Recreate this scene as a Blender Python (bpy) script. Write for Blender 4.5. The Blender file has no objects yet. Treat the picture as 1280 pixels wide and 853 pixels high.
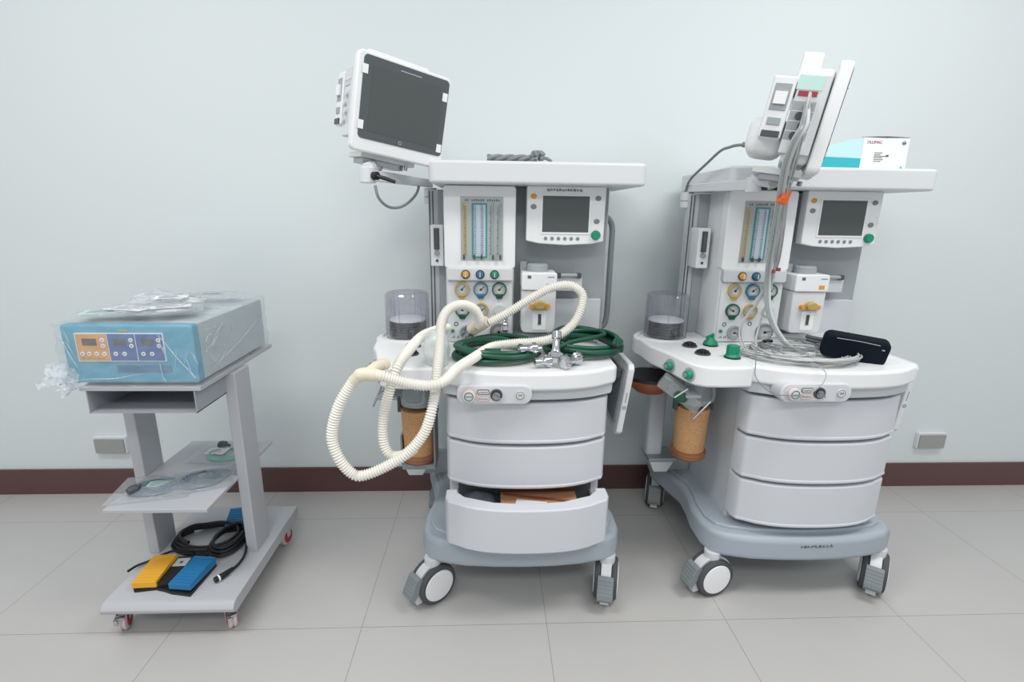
import bpy, bmesh, math, random
from mathutils import Vector, Matrix, noise
random.seed(7)
sc = bpy.context.scene
C = sc.collection
R = math.radians

# ------------------------------------------------------------------ camera, world, light, exposure
def make_camera():
    f, pt, yw, rl, h = 628.377852, 0.25138132, 0.04441501, 0.01426641, 1.30956465
    fw = Vector((math.sin(yw) * math.cos(pt), math.cos(yw) * math.cos(pt), -math.sin(pt)))
    r = Vector((math.cos(yw), -math.sin(yw), 0)); u = r.cross(fw)
    r2 = r * math.cos(rl) + u * math.sin(rl); u2 = -r * math.sin(rl) + u * math.cos(rl)
    cd = bpy.data.cameras.new('camera'); co = bpy.data.objects.new('camera', cd); C.objects.link(co)
    m = Matrix.Identity(4)
    for i in range(3):
        m[i][0] = r2[i]; m[i][1] = u2[i]; m[i][2] = -fw[i]
    m[2][3] = h
    co.matrix_world = m
    cd.sensor_width = 36; cd.lens = 36 * f / 1280; cd.clip_start = .05
    sc.camera = co
make_camera()
w = bpy.data.worlds.new('world'); sc.world = w; w.use_nodes = True
w.node_tree.nodes['Background'].inputs[0].default_value = (.93, .955, 1, 1)
w.node_tree.nodes['Background'].inputs[1].default_value = .66
def area(x, y, z, sx, sy, power, tx=0, ty=0, col=(1, .985, .95)):
    ld = bpy.data.lights.new('ceiling_lamp', 'AREA'); ld.shape = 'RECTANGLE'; ld.size = sx; ld.size_y = sy
    ld.energy = power; ld.color = col
    o = bpy.data.objects.new('ceiling_lamp', ld); C.objects.link(o); o.location = (x, y, z); o.rotation_euler = (tx, ty, 0)
area(-1.3, .55, 2.95, 1.3, .5, 31)
area(1.5, .75, 2.95, 1.3, .5, 31)
area(0.1, -1.2, 2.95, 1.6, .6, 40)
sc.view_settings.view_transform = 'Standard'; sc.view_settings.look = 'None'
sc.view_settings.gamma = 1; sc.view_settings.use_curve_mapping = False
sc.view_settings.exposure = 0.0
sc.cycles.transparent_max_bounces = 40

# ------------------------------------------------------------------ materials
def lin(c):
    if isinstance(c, str):
        c = [int(c[i:i + 2], 16) / 255 for i in (0, 2, 4)]
    return tuple(((v + .055) / 1.055) ** 2.4 if v > .04045 else v / 12.92 for v in c) + (1,)
MATS = {}
def M(name, col, rough=.5, metal=0, spec=.5, bump=0, bscale=200, var=0, vscale=6, coat=0):
    m = bpy.data.materials.new(name); m.use_nodes = True; MATS[name] = m
    nt = m.node_tree; b = nt.nodes['Principled BSDF']
    b.inputs['Base Color'].default_value = lin(col); b.inputs['Roughness'].default_value = rough
    b.inputs['Metallic'].default_value = metal; b.inputs['Specular IOR Level'].default_value = spec
    b.inputs['Coat Weight'].default_value = coat
    tc = nt.nodes.new('ShaderNodeTexCoord')
    if var:
        n = nt.nodes.new('ShaderNodeTexNoise'); n.inputs['Scale'].default_value = vscale; n.inputs['Detail'].default_value = 4
        mp = nt.nodes.new('ShaderNodeMapRange'); mp.inputs[3].default_value = 1 - var; mp.inputs[4].default_value = 1 + var
        mx = nt.nodes.new('ShaderNodeMix'); mx.data_type = 'RGBA'; mx.blend_type = 'MULTIPLY'; mx.inputs[0].default_value = 1
        nt.links.new(tc.outputs['Object'], n.inputs['Vector']); nt.links.new(n.outputs[0], mp.inputs[0])
        mx.inputs[6].default_value = lin(col); nt.links.new(mp.outputs[0], mx.inputs[7]); nt.links.new(mx.outputs[2], b.inputs['Base Color'])
    if bump:
        n = nt.nodes.new('ShaderNodeTexNoise'); n.inputs['Scale'].default_value = bscale
        bp = nt.nodes.new('ShaderNodeBump'); bp.inputs['Strength'].default_value = bump; bp.inputs['Distance'].default_value = .002
        nt.links.new(tc.outputs['Object'], n.inputs['Vector']); nt.links.new(n.outputs[0], bp.inputs['Height']); nt.links.new(bp.outputs[0], b.inputs['Normal'])
    return m
def film(name, tint, opac, milk, rough=.15, bscale=30, bump=.8):
    """thin clear plastic: transparent + a little milkiness + gloss"""
    m = bpy.data.materials.new(name); m.use_nodes = True; MATS[name] = m
    nt = m.node_tree; nt.nodes.clear(); N = nt.nodes.new; L = nt.links.new
    out = N('ShaderNodeOutputMaterial'); tr = N('ShaderNodeBsdfTransparent'); tr.inputs[0].default_value = lin(tint)
    gl = N('ShaderNodeBsdfGlossy'); gl.inputs['Roughness'].default_value = rough
    df = N('ShaderNodeBsdfDiffuse'); df.inputs[0].default_value = lin(milk)
    fr = N('ShaderNodeLayerWeight'); fr.inputs[0].default_value = .25
    mr = N('ShaderNodeMapRange'); mr.inputs[3].default_value = .04; mr.inputs[4].default_value = .32
    m1 = N('ShaderNodeMixShader'); m2 = N('ShaderNodeMixShader')
    m1.inputs[0].default_value = opac
    L(tr.outputs[0], m1.inputs[1]); L(df.outputs[0], m1.inputs[2])
    L(fr.outputs['Facing'], mr.inputs[0]); L(mr.outputs[0], m2.inputs[0]); L(m1.outputs[0], m2.inputs[1]); L(gl.outputs[0], m2.inputs[2])
    L(m2.outputs[0], out.inputs[0])
    if bump:
        tc = N('ShaderNodeTexCoord'); n = N('ShaderNodeTexNoise'); n.inputs['Scale'].default_value = bscale; n.inputs['Detail'].default_value = 5
        n.inputs['Distortion'].default_value = 1.2
        bp = N('ShaderNodeBump'); bp.inputs['Strength'].default_value = bump; bp.inputs['Distance'].default_value = .01
        L(tc.outputs['Object'], n.inputs['Vector']); L(n.outputs[0], bp.inputs['Height'])
        for q in (gl, df, fr): L(bp.outputs[0], q.inputs['Normal'])
    return m
M('drawer', 'cbced3', .42); M('white', 'e6e8e9', .38); M('white2', 'd4d7d9', .42); M('offwhite', 'cfd2d2', .5); M('bright', 'ecedee', .35)
M('cabgrey', 'c2c7cb', .5); M('bluegrey', 'a3adb6', .45, var=.02); M('grey', '9aa1a4', .5); M('midgrey', '7d8588', .5)
M('darkgrey', '45494c', .5); M('black', '141517', .45); M('rubber', '4a4d50', .7); M('gap', '5a5f62', .8)
M('chrome', 'c9cbcf', .12, 1); M('steel', 'a9acb0', .3, 1); M('green', '0e8a67', .4); M('dgreen', '14563f', .35)
M('hosegreen', '0c4f3a', .35); M('yellow', 'b89f58', .45); M('amber', 'd69a3c', .45); M('blue', '37718f', .45); M('dial', 'adb1b0', .35)
M('screen', '4c5453', .22); M('glassblack', '4a5254', .12, spec=.8); M('orange', 'f0682a', .5); M('red', '9a2f3c', .5); M('pink', 'd9a3a0', .5)
M('hose', 'e6e4dc', .5); M('cuff', 'e0d6c0', .5); M('hosepatch', 'd9e2e2', .5)
M('granule', 'c09264', .6, var=.35, vscale=120, bump=.6, bscale=260); M('brown', '8f6040', .45, var=.15, vscale=20)
M('carton', 'b98a68', .7, var=.05); M('cartondark', '8a4d33', .7); M('bagdark', '66727a', .35, var=.3, vscale=20)
M('paper', 'e6e8ea', .6); M('print', '596066', .6); M('teal', '2fb0bb', .5); M('tealpale', 'bfe3e6', .5)
M('unitblue', '4d9fb9', .4); M('unitside', 'b9c1c5', .45); M('panelblue', '34609c', .4); M('panelorange', 'd79b4e', .4); M('lcd', '4a4a48', .3)
M('cart', 'b2b4b9', .42); M('cartin', '9a9ea5', .5); M('pedalyellow', 'e2a92c', .45); M('pedalblue', '1d74a8', .45)
M('wheelred', 'b5263a', .4); M('wheelpale', 'd2c2c2', .4); M('cable', 'abaeaf', .5); M('cablegrey', '7f8487', .5); M('lead', '7d8b96', .45); M('cablepale', 'c0c3c3', .45)
M('navy', '0c1722', .85, spec=.2); M('tealink', '6fbfae', .5); M('plate', '9b9d98', .5); M('platebox', 'dcdfe2', .45); M('mint', 'bfe0d8', .6)
M('scale_y', 'b9ae86', .5); M('scale_b', 'b9c8d2', .4); M('scale_g', 'a8b0ae', .5); M('tealframe', '3f8f95', .4); M('brownrim', '8a4a2c', .4, var=.1)
film('clear', 'f5f5f8', .05, 'd8dade', .08, 20, 0); film('wrap', 'fbfdfe', .13, 'eef2f5', .12, 14, 1.0); film('bagfilm', 'fcfdfe', .10, 'eef2f5', .16, 40, .9)
film('crumple', 'f4f8fb', .30, 'eef2f5', .12, 40, 1.0); film('milky', 'f8fbfa', .5, 'eef3f2', .25, 12, .5); film('clearcover', 'e6ebea', .25, 'cfd5d5', .2, 10, .2)

# ------------------------------------------------------------------ mesh builder
CUR = [Matrix.Identity(4), Vector((0, 0, 0))]     # frame transform, root location
class MB:
    def __init__(s, T=None):
        s.v = []; s.f = []; s.mi = []; s.m = 0; s.T = T or Matrix.Identity(4)
    def add(s, vs, fs, T=None):
        n = len(s.v); TT = s.T @ T if T else s.T
        s.v += [TT @ Vector(v) for v in vs]; s.f += [[i + n for i in f] for f in fs]; s.mi += [s.m] * len(fs); return s
    def box(s, c, d, T=None):
        x, y, z = c; a, b, e = d[0] / 2, d[1] / 2, d[2] / 2
        vs = [(x + i * a, y + j * b, z + k * e) for k in (-1, 1) for j in (-1, 1) for i in (-1, 1)]
        return s.add(vs, [(0, 2, 3, 1), (4, 5, 7, 6), (0, 1, 5, 4), (2, 6, 7, 3), (0, 4, 6, 2), (1, 3, 7, 5)], T)
    def bx(s, x0, x1, y0, y1, z0, z1, T=None):
        return s.box(((x0 + x1) / 2, (y0 + y1) / 2, (z0 + z1) / 2), (x1 - x0, y1 - y0, z1 - z0), T)
    def prism(s, P, a0, a1, ax='z', T=None):
        def q(p, a): return {'z': (p[0], p[1], a), 'y': (p[0], a, p[1]), 'x': (a, p[0], p[1])}[ax]
        n = len(P); vs = [q(p, a0) for p in P] + [q(p, a1) for p in P]
        fs = [tuple(range(n))[::-1], tuple(range(n, 2 * n))] + [(i, (i + 1) % n, (i + 1) % n + n, i + n) for i in range(n)]
        return s.add(vs, fs, T)
    def cyl(s, p0, p1, r0, r1=None, seg=24, T=None):
        p0 = Vector(p0); p1 = Vector(p1); return s.loft([(p0, r0), (p1, r0 if r1 is None else r1)], (p1 - p0), seg, T)
    def loft(s, rings, d, seg=24, T=None, caps=True):
        d = Vector(d).normalized(); a = d.orthogonal().normalized(); b = d.cross(a)
        vs = []; fs = []
        for c, r in rings:
            c = Vector(c); vs += [c + (a * math.cos(2 * math.pi * i / seg) + b * math.sin(2 * math.pi * i / seg)) * r for i in range(seg)]
        for k in range(len(rings) - 1):
            for i in range(seg):
                j = (i + 1) % seg; fs.append((k * seg + i, k * seg + j, (k + 1) * seg + j, (k + 1) * seg + i))
        if caps:
            fs.append(tuple(range(seg))[::-1]); fs.append(tuple((len(rings) - 1) * seg + i for i in range(seg)))
        return s.add(vs, fs, T)
    def lathe(s, o, d, prof, seg=28, T=None, caps=True):
        o = Vector(o); d = Vector(d).normalized(); return s.loft([(o + d * h, r) for h, r in prof], d, seg, T, caps)
    def ring(s, o, d, R0, r, seg=28, T=None):
        d = Vector(d).normalized(); a = d.orthogonal().normalized(); b = d.cross(a); o = Vector(o)
        pts = [o + (a * math.cos(2 * math.pi * i / seg) + b * math.sin(2 * math.pi * i / seg)) * R0 for i in range(seg)]
        return s.tube(pts, r, 8, True, T)
    def ball(s, c, r, seg=16, rings=10, sc=(1, 1, 1), T=None):
        vs = [(c[0], c[1], c[2] - r * sc[2])]; fs = []
        for k in range(1, rings):
            t = math.pi * k / rings
            vs += [(c[0] + r * sc[0] * math.sin(t) * math.cos(2 * math.pi * i / seg), c[1] + r * sc[1] * math.sin(t) * math.sin(2 * math.pi * i / seg), c[2] - r * sc[2] * math.cos(t)) for i in range(seg)]
        vs.append((c[0], c[1], c[2] + r * sc[2])); n = len(vs) - 1
        for i in range(seg):
            j = (i + 1) % seg; fs.append((0, 1 + j, 1 + i)); fs.append((n, 1 + (rings - 2) * seg + i, 1 + (rings - 2) * seg + j))
            for k in range(rings - 2):
                a = 1 + k * seg; fs.append((a + i, a + j, a + seg + j, a + seg + i))
        return s.add(vs, fs, T)
    def tube(s, pts, r, seg=8, closed=False, T=None):
        pts = [Vector(p) for p in pts]; n = len(pts)
        rr = r if isinstance(r, (list, tuple)) else [r] * n
        tang = []
        for i in range(n):
            a = pts[(i - 1) % n] if closed or i else pts[0]; b = pts[(i + 1) % n] if closed or i < n - 1 else pts[-1]
            t = (b - a); tang.append(t.normalized() if t.length > 1e-9 else Vector((0, 0, 1)))
        u = tang[0].orthogonal().normalized(); vs = []; fs = []
        for i in range(n):
            u = (u - tang[i] * u.dot(tang[i]))
            u = u.normalized() if u.length > 1e-6 else tang[i].orthogonal().normalized()
            b = tang[i].cross(u)
            vs += [pts[i] + (u * math.cos(2 * math.pi * k / seg) + b * math.sin(2 * math.pi * k / seg)) * rr[i] for k in range(seg)]
        for i in range(n if closed else n - 1):
            a = i * seg; c = ((i + 1) % n) * seg
            fs += [(a + k, a + (k + 1) % seg, c + (k + 1) % seg, c + k) for k in range(seg)]
        if not closed: fs.append(tuple(range(seg))[::-1]); fs.append(tuple((n - 1) * seg + k for k in range(seg)))
        return s.add(vs, fs, T)
    def text(s, body, T, size, ext=.0004):
        cu = bpy.data.curves.new('lettering', 'FONT'); cu.body = body; cu.size = size; cu.extrude = ext; cu.align_x = 'CENTER'; cu.align_y = 'CENTER'
        cu.resolution_u = 3
        o = bpy.data.objects.new('lettering', cu); C.objects.link(o)
        me = bpy.data.meshes.new_from_object(o)
        s.add([v.co for v in me.vertices], [tuple(p.vertices) for p in me.polygons], T)
        bpy.data.objects.remove(o); bpy.data.curves.remove(cu); bpy.data.meshes.remove(me); return s
    def build(s, name, mats, parent=None, bev=0, seg=2, ang=35, fix=True):
        me = bpy.data.meshes.new(name)
        off = CUR[1]; T = CUR[0]
        me.from_pydata([tuple(T @ v - off) for v in s.v], [], s.f)
        if isinstance(mats, str): mats = [mats]
        for m in mats: me.materials.append(MATS[m])
        for p, i in zip(me.polygons, s.mi): p.material_index = i; p.use_smooth = True
        if fix:
            bm = bmesh.new(); bm.from_mesh(me); bmesh.ops.recalc_face_normals(bm, faces=bm.faces); bm.to_mesh(me); bm.free()
        o = bpy.data.objects.new(name, me); C.objects.link(o)
        if bev:
            b = o.modifiers.new('bevel', 'BEVEL'); b.width = bev; b.segments = seg; b.limit_method = 'ANGLE'; b.angle_limit = R(ang); b.harden_normals = True
        else: me.set_sharp_from_angle(angle=R(ang))
        if parent: o.parent = parent
        else: o.location = off
        return o
def frame(T, root): CUR[0] = T; CUR[1] = Vector(root)
def tag(o, label=None, cat=None, group=None, kind=None):
    for k, v in (('label', label), ('category', cat), ('group', group), ('kind', kind)):
        if v: o[k] = v
    return o
def thing(name, loc, label, cat, group=None, T=None):
    o = bpy.data.objects.new(name, None); C.objects.link(o); o.location = loc; o.empty_display_size = .05
    frame(T or Matrix.Identity(4), loc); return tag(o, label, cat, group)
def spline(P, n=8, closed=False):
    P = [Vector(p) for p in P]; out = []; m = len(P)
    for i in range(m if closed else m - 1):
        g = (lambda k: P[k % m]) if closed else (lambda k: P[max(0, min(m - 1, k))])
        a, b, c, d = g(i - 1), g(i), g(i + 1), g(i + 2)
        for k in range(n):
            t = k / n
            out.append(.5 * ((2 * b) + (c - a) * t + (2 * a - 5 * b + 4 * c - d) * t * t + (3 * b - a - 3 * c + d) * t ** 3))
    if not closed: out.append(P[-1])
    return out
def rrect(x0, x1, y0, y1, r, n=5):
    out = []
    for cx, cy, a in ((x1 - r, y1 - r, 0), (x0 + r, y1 - r, 90), (x0 + r, y0 + r, 180), (x1 - r, y0 + r, 270)):
        out += [(cx + r * math.cos(R(a + 90 * k / n)), cy + r * math.sin(R(a + 90 * k / n))) for k in range(n + 1)]
    return out
def rotT(loc, rz=0, rx=0, ry=0):
    return Matrix.Translation(loc) @ Matrix.Rotation(rz, 4, 'Z') @ Matrix.Rotation(rx, 4, 'X') @ Matrix.Rotation(ry, 4, 'Y')
def upT(x, y, z): return Matrix.Translation((x, y, z)) @ Matrix.Rotation(R(90), 4, 'X')     # text upright facing -Y

# ------------------------------------------------------------------ the room
WY = 2.197
def floor_mat():
    m = bpy.data.materials.new('floor_tiles'); m.use_nodes = True; nt = m.node_tree; N = nt.nodes.new; L = nt.links.new
    b = nt.nodes['Principled BSDF']; MATS['floor'] = m
    tc = N('ShaderNodeTexCoord'); sp = N('ShaderNodeSeparateXYZ'); L(tc.outputs['Object'], sp.inputs[0])
    def grout(out, off):
        a = N('ShaderNodeMath'); a.operation = 'SUBTRACT'; L(out, a.inputs[0]); a.inputs[1].default_value = off
        d = N('ShaderNodeMath'); d.operation = 'DIVIDE'; L(a.outputs[0], d.inputs[0]); d.inputs[1].default_value = .6
        f = N('ShaderNodeMath'); f.operation = 'FRACT'; L(d.outputs[0], f.inputs[0])
        p = N('ShaderNodeMath'); p.operation = 'PINGPONG'; L(f.outputs[0], p.inputs[0]); p.inputs[1].default_value = .5
        l = N('ShaderNodeMath'); l.operation = 'LESS_THAN'; L(p.outputs[0], l.inputs[0]); l.inputs[1].default_value = .0016
        return l.outputs[0]
    gx = grout(sp.outputs[0], -.41259); gy = grout(sp.outputs[1], 1.36323)
    mx = N('ShaderNodeMath'); mx.operation = 'MAXIMUM'; L(gx, mx.inputs[0]); L(gy, mx.inputs[1])
    n = N('ShaderNodeTexNoise'); n.inputs['Scale'].default_value = 2.2; n.inputs['Detail'].default_value = 6; L(tc.outputs['Object'], n.inputs[0])
    cr = N('ShaderNodeMix'); cr.data_type = 'RGBA'; cr.inputs[6].default_value = lin('b3b2b0'); cr.inputs[7].default_value = lin('bdbcba'); L(n.outputs[0], cr.inputs[0])
    c2 = N('ShaderNodeMix'); c2.data_type = 'RGBA'; L(mx.outputs[0], c2.inputs[0]); L(cr.outputs[2], c2.inputs[6]); c2.inputs[7].default_value = lin('8a8884')
    L(c2.outputs[2], b.inputs['Base Color'])
    rr = N('ShaderNodeMapRange'); L(n.outputs[0], rr.inputs[0]); rr.inputs[3].default_value = .26; rr.inputs[4].default_value = .40; L(rr.outputs[0], b.inputs['Roughness'])
    b.inputs['Specular IOR Level'].default_value = .35
floor_mat()
M('wall', 'd6dedf', .75, bump=.05, bscale=60, var=.006, vscale=1.5); M('baseboard', '5d4140', .35, var=.06, vscale=8)
M('ceiling', 'e4e6e6', .8)
frame(Matrix.Identity(4), (0, 0, 0))
def struct(o): o['kind'] = 'structure'; return o
struct(MB().bx(-3.6, 4.0, -3.0, WY, -.05, 0).build('floor', 'floor'))
struct(MB().bx(-3.6, 4.0, WY, WY + .12, -.05, 3.1).build('wall_back', 'wall'))
struct(MB().bx(-3.6, 4.0, WY - .012, WY, 0, .125).build('baseboard_back', 'baseboard', bev=.002))
for x0, lab in ((-1.805, 'flat grey wall outlet plate low on the wall behind the left cart'), (2.09, 'flat grey wall outlet plate low on the wall, right of both machines')):
    t = thing('outlet_plate', (x0 + .07, WY, .21), lab, 'wall outlet', 'wall outlet plates')
    MB().prism(rrect(x0, x0 + .143, .21, .293, .006), WY - .02, WY, 'y').build('mounting_box', 'platebox', t, bev=.003)
    MB().prism(rrect(x0 + .006, x0 + .137, .214, .284, .004), WY - .026, WY - .02, 'y').build('cover', 'plate', t, bev=.002)

# ------------------------------------------------------------------ anaesthesia machine
def bow(x0, x1, ye, yc, yb, rc=.03, n=12):
    """plan outline: bowed front between x0 and x1 (front y yc at centre, ye at the ends), straight back at yb"""
    cx = (x0 + x1) / 2; h = (x1 - x0) / 2 - rc; pts = []
    pts.append((x0, ye + rc * 1.1)); pts.append((x0 + rc * .3, ye + rc * .35))
    for i in range(n + 1):
        t = -1 + 2 * i / n; pts.append((cx + t * h, yc + (ye - yc) * (.45 * t * t + .55 * t ** 4)))
    pts += [(x1 - rc * .3, ye + rc * .35), (x1, ye + rc * 1.1), (x1, yb), (x0, yb)]
    return pts
def squiggle(mb, x0, x1, y, z, h, r=.0009, seed=1):
    """one line of handwriting strokes that cannot be read"""
    rd = random.Random(seed); x = x0; 
    while x < x1:
        wd = h * rd.uniform(.6, 1.0)
        pts = [(x, y, z - h * .4), (x + wd * .25, y, z + h * rd.uniform(.2, .5)), (x + wd * .5, y, z - h * rd.uniform(0, .4)), (x + wd * .8, y, z + h * rd.uniform(-.1, .45))]
        mb.tube(spline(pts, 4), r, 5); x += wd * 1.15
    return mb
def caster(root, x, y, ang):
    T = rotT((x, y, 0), ang) @ Matrix.Scale(1.15, 4)
    c = MB(T)                                   # housing (the part)
    prof = [(.0665 * math.cos(R(a)), .0625 + .0665 * math.sin(R(a))) for a in range(25, 196, 15)]
    prof2 = [(.045 * math.cos(R(a)), .0625 + .045 * math.sin(R(a))) for a in range(195, 24, -15)]
    c.prism([(p[0], p[1]) for p in prof + prof2], -.015, .015, 'x')
    c.bx(-.013, .013, -.066, -.046, .016, .05); c.cyl((0, 0, .11), (0, 0, .146), .024)
    h = c.build('caster', 'white2', root, bev=.002)
    for s in (-1, 1):
        m = MB(T); m.lathe((s * .0155, 0, .0625), (s, 0, 0), [(0, .055), (.002, .0605), (.008, .0625), (.015, .0605), (.018, .056)], 36)
        m.m = 1; m.lathe((s * .0335, 0, .0625), (s, 0, 0), [(0, .0485), (.002, .047), (.0035, .03)], 36)
        m.build('wheel', ['rubber', 'bright'], h, ang=30)
    p = MB(T); p.prism([(-.046, .098), (-.058, .110), (-.068, .106), (-.092, .060), (-.090, .045), (-.080, .040), (-.064, .060)], -.023, .023, 'x')
    for i in range(6): p.box((0, -.0925 + i * .0048, .056 + i * .0092), (.042, .005, .0045))
    p.build('brake_pedal', 'midgrey', h, bev=.002)
def gauge(root, x, z, r, rimcol, yf, skirt=True, needle=30, facecol='dial'):
    g = MB(); g.lathe((x, yf, z), (0, -1, 0), [(0, r), (.008, r), (.011, r * .94), (.011, r * .82), (.006, r * .80)], 32)
    if skirt: g.prism([(x - r * .35, z - r * 1.25), (x + r * .35, z - r * 1.25), (x + r * .6, z - r * .6), (x - r * .6, z - r * .6)], yf - .008, yf, 'y')
    o = g.build('pressure_gauge', rimcol, root, ang=30)
    d = MB(); d.cyl((x, yf - .0055, z), (x, yf - .0075, z), r * .81, seg=28); d.m = 1
    for a in range(-135, 136, 18):
        T = rotT((x, yf - .0078, z), 0, 0, R(a)); d.box((0, 0, r * .62), (.0008, .0006, r * .14), T)
    d.m = 2; d.box((x, yf - .0078, z - r * .3), (r * .6, .0006, r * .18))
    d.build('dial_face', [facecol, 'print', 'offwhite'], o)
    n = MB(); T = rotT((x, yf - .009, z), 0, 0, R(needle)); n.box((0, 0, r * .2), (.0016, .001, r * .75), T); n.cyl((x, yf - .0085, z), (x, yf - .0115, z), r * .13, seg=12)
    n.build('needle', 'black', o)
CASTER_A = ((-.301, 1.49, -50), (.302, 1.49, -15), (-.32, 2.05, -15), (.30, 2.05, -20))
CASTER_B = ((-.301, 1.49, -75), (.302, 1.49, -38), (-.32, 2.05, -20), (.30, 2.05, -20))
def machine(xc, dy, label, is_a):
    root = thing('anesthesia_machine', (xc, 1.77 + dy, 0), label, 'anesthesia machine', 'anesthesia machines', Matrix.Translation((xc, dy, 0)))
    # base chassis
    P = [(-.275, 1.455), (-.19, 1.436), (-.09, 1.427), (.01, 1.424), (.11, 1.427), (.20, 1.436), (.285, 1.455), (.325, 1.48), (.345, 1.53), (.347, 1.62), (.333, 1.68), (.29, 1.74),
         (.28, 1.95), (.31, 2.01), (.325, 2.08), (.30, 2.12), (-.31, 2.12), (-.355, 2.08), (-.365, 1.98), (-.345, 1.9), (-.315, 1.78), (-.322, 1.69), (-.335, 1.62), (-.335, 1.53), (-.315, 1.48)]
    b = MB().prism(P, .158, .25).build('base', 'bluegrey', root, bev=.022, seg=4, ang=50)
    m = MB().prism([(x * .93, 1.46 + (y - 1.424) * .9) for x, y in P], .24, .262); m.build('base_deck', 'bluegrey', root, bev=.006)
    if not is_a:
        s = MB(); squiggle(s, -.03, .075, 0, 0, .014, .0008, 4); T = Matrix.Translation((0, 1.4295, .222)); s.v = [T @ v for v in s.v]
        s.v = [Vector((v.x, 1.4245 + (v.x - .01) ** 2 * .28 - .0012, v.z)) for v in s.v]
        s.build('handwriting', 'black', b)
    for x, y, a in (CASTER_A if is_a else CASTER_B): caster(root, x, y, R(a))
    # cabinet
    MB().prism([(-.243, 1.55), (.268, 1.55), (.268, 1.93), (-.243, 1.93)], .255, .76).build('cabinet', 'cabgrey', root, bev=.006)
    MB().bx(-.212, .238, 1.53, 1.56, .27, .75).build('drawer_gap_shade', 'gap', root)  # dark slab, its colour standing in for shade behind and between the drawers
    Z = [(.608, .745), (.452, .599), (.287, .443)]
    for i, (z0, z1) in enumerate(Z):
        pull = -.098 if (is_a and i == 2) else 0
        D = MB(Matrix.Translation((0, pull, 0)))
        if pull:
            # bowed front with thick rim, ends curling back
            yo, yi = 1.495, 1.53
            outer = bow(-.246, .272, 1.478, 1.43, 1.56, .03); inner = [(.236, 1.56), (.236, 1.545), (.21, 1.515), (.12, 1.482), (.013, 1.472), (-.094, 1.482), (-.184, 1.515), (-.21, 1.545), (-.21, 1.56)]
            D.prism(outer[:-2] + [(.272, 1.56)] + inner + [(-.246, 1.56)], z0, z1 - .004)
            o = D.build('drawer', 'drawer', root, bev=.006, seg=3)
            t = MB(Matrix.Translation((0, pull, 0))); t.prism([(-.21, 1.53), (-.2, 1.51), (-.094, 1.475), (.013, 1.465), (.12, 1.475), (.225, 1.51), (.235, 1.53), (.235, 1.9), (-.21, 1.9)], z0 + .01, z0 + .016)
            t.bx(-.215, -.209, 1.53, 1.9, z0 + .01, z0 + .105); t.bx(.231, .237, 1.53, 1.9, z0 + .01, z0 + .105)
            t.build('drawer_tray', 'midgrey', o)
        else:
            D.prism(bow(-.246, .272, 1.478, 1.43, 1.56, .03), z0, z1)
            o = D.build('drawer', 'drawer', root, bev=.007, seg=3)
            L = MB(); L.prism(bow(-.2465, .2725, 1.4765, 1.4275, 1.54, .03), z0 + .003, z0 + .016); L.build('drawer_lip', 'drawer', o, bev=.005, seg=3)
    # apron and worktop
    MB().prism(bow(-.262, .284, 1.475, 1.425, 1.80, .03), .757, .80).build('apron', 'cabgrey', root, bev=.005)
    top = MB().prism(bow(-.268, .29, 1.458, 1.398, 1.92, .03), .795, .852).build('worktop', 'white', root, bev=.011, seg=3)
    # label panel: raised oval with two ports
    lp = MB(); 
    Q = rrect(-.205, .018, .757, .818, .028, 6); 
    lp.prism(Q, 1.391, 1.45, 'y'); pl = lp.build('outlet_panel', 'drawer', root, bev=.006, seg=3)
    xs = -.128; yp = 1.3905
    m = MB(); m.prism(rrect(-.193, -.064, .765, .811, .022, 6), yp - .003, yp, 'y'); m.build('outlet_recess', 'offwhite', pl, bev=.001)
    m = MB(); m.lathe((-.168, yp - .003, .788), (0, -1, 0), [(0, .020), (.010, .019), (.012, .015), (.012, .0)], 24); m.m = 1; m.ring((-.168, yp - .0152, .788), (0, 1, 0), .0125, .0012)
    m.bx(-.178, -.158, yp - .016, yp - .0145, .7872, .7888); m.m = 2; m.ring((-.168, yp - .004, .788), (0, 1, 0), .0205, .0014); m.build('gas_outlet', ['offwhite', 'print', 'pink'], pl)
    m = MB(); m.lathe((-.088, yp - .003, .790), (0, -1, 0), [(0, .018), (.004, .018), (.005, .014), (.002, .012)], 24); m.m = 1; m.cyl((-.088, yp - .004, .788), (-.088, yp - .010, .788), .012, seg=20)
    m.box((0, 0, 0), (.024, .008, .006), rotT((-.086, yp - .012, .786), 0, 0, R(25))); m.build('outlet_switch', ['darkgrey', 'steel'], pl)
    m = MB(); m.prism(rrect(-.145, -.108, .791, .806, .006), yp - .005, yp - .003, 'y'); m.m = 1; m.prism(rrect(-.143, -.110, .793, .804, .005), yp - .0056, yp - .005, 'y')
    m.m = 2; m.prism(rrect(-.145, -.108, .770, .785, .006), yp - .005, yp - .003, 'y'); m.m = 1; m.prism(rrect(-.143, -.110, .772, .783, .005), yp - .0056, yp - .005, 'y')
    m.m = 0; squiggle(m, -.140, -.115, yp - .006, .798, .005, .0005, 3); squiggle(m, -.140, -.115, yp - .006, .778, .005, .0005, 5); m.build('port_label', ['print', 'offwhite', 'pink'], pl)
    m = MB(); m.lathe((-.018, yp, .788), (0, -1, 0), [(0, .0135), (.003, .0135), (.004, .0125), (.004, 0)], 24); m.m = 1; m.ring((-.018, yp - .004, .788), (0, 1, 0), .0115, .0008)
    m.text('O/I', upT(-.018, yp - .0045, .788), .009); m.build('power_switch', ['offwhite', 'print'], pl)
    # left arm (breathing system table)
    cx, cy, rr = -.42, 1.85, .112
    arm = [(-.262, 1.452), (-.36, 1.446), (-.41, 1.450), (-.44, 1.468), (-.458, 1.51), (-.474, 1.58), (-.49, 1.64), (-.512, 1.70)]
    arm = [(-.262, 1.90)] + arm[0:]
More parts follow.
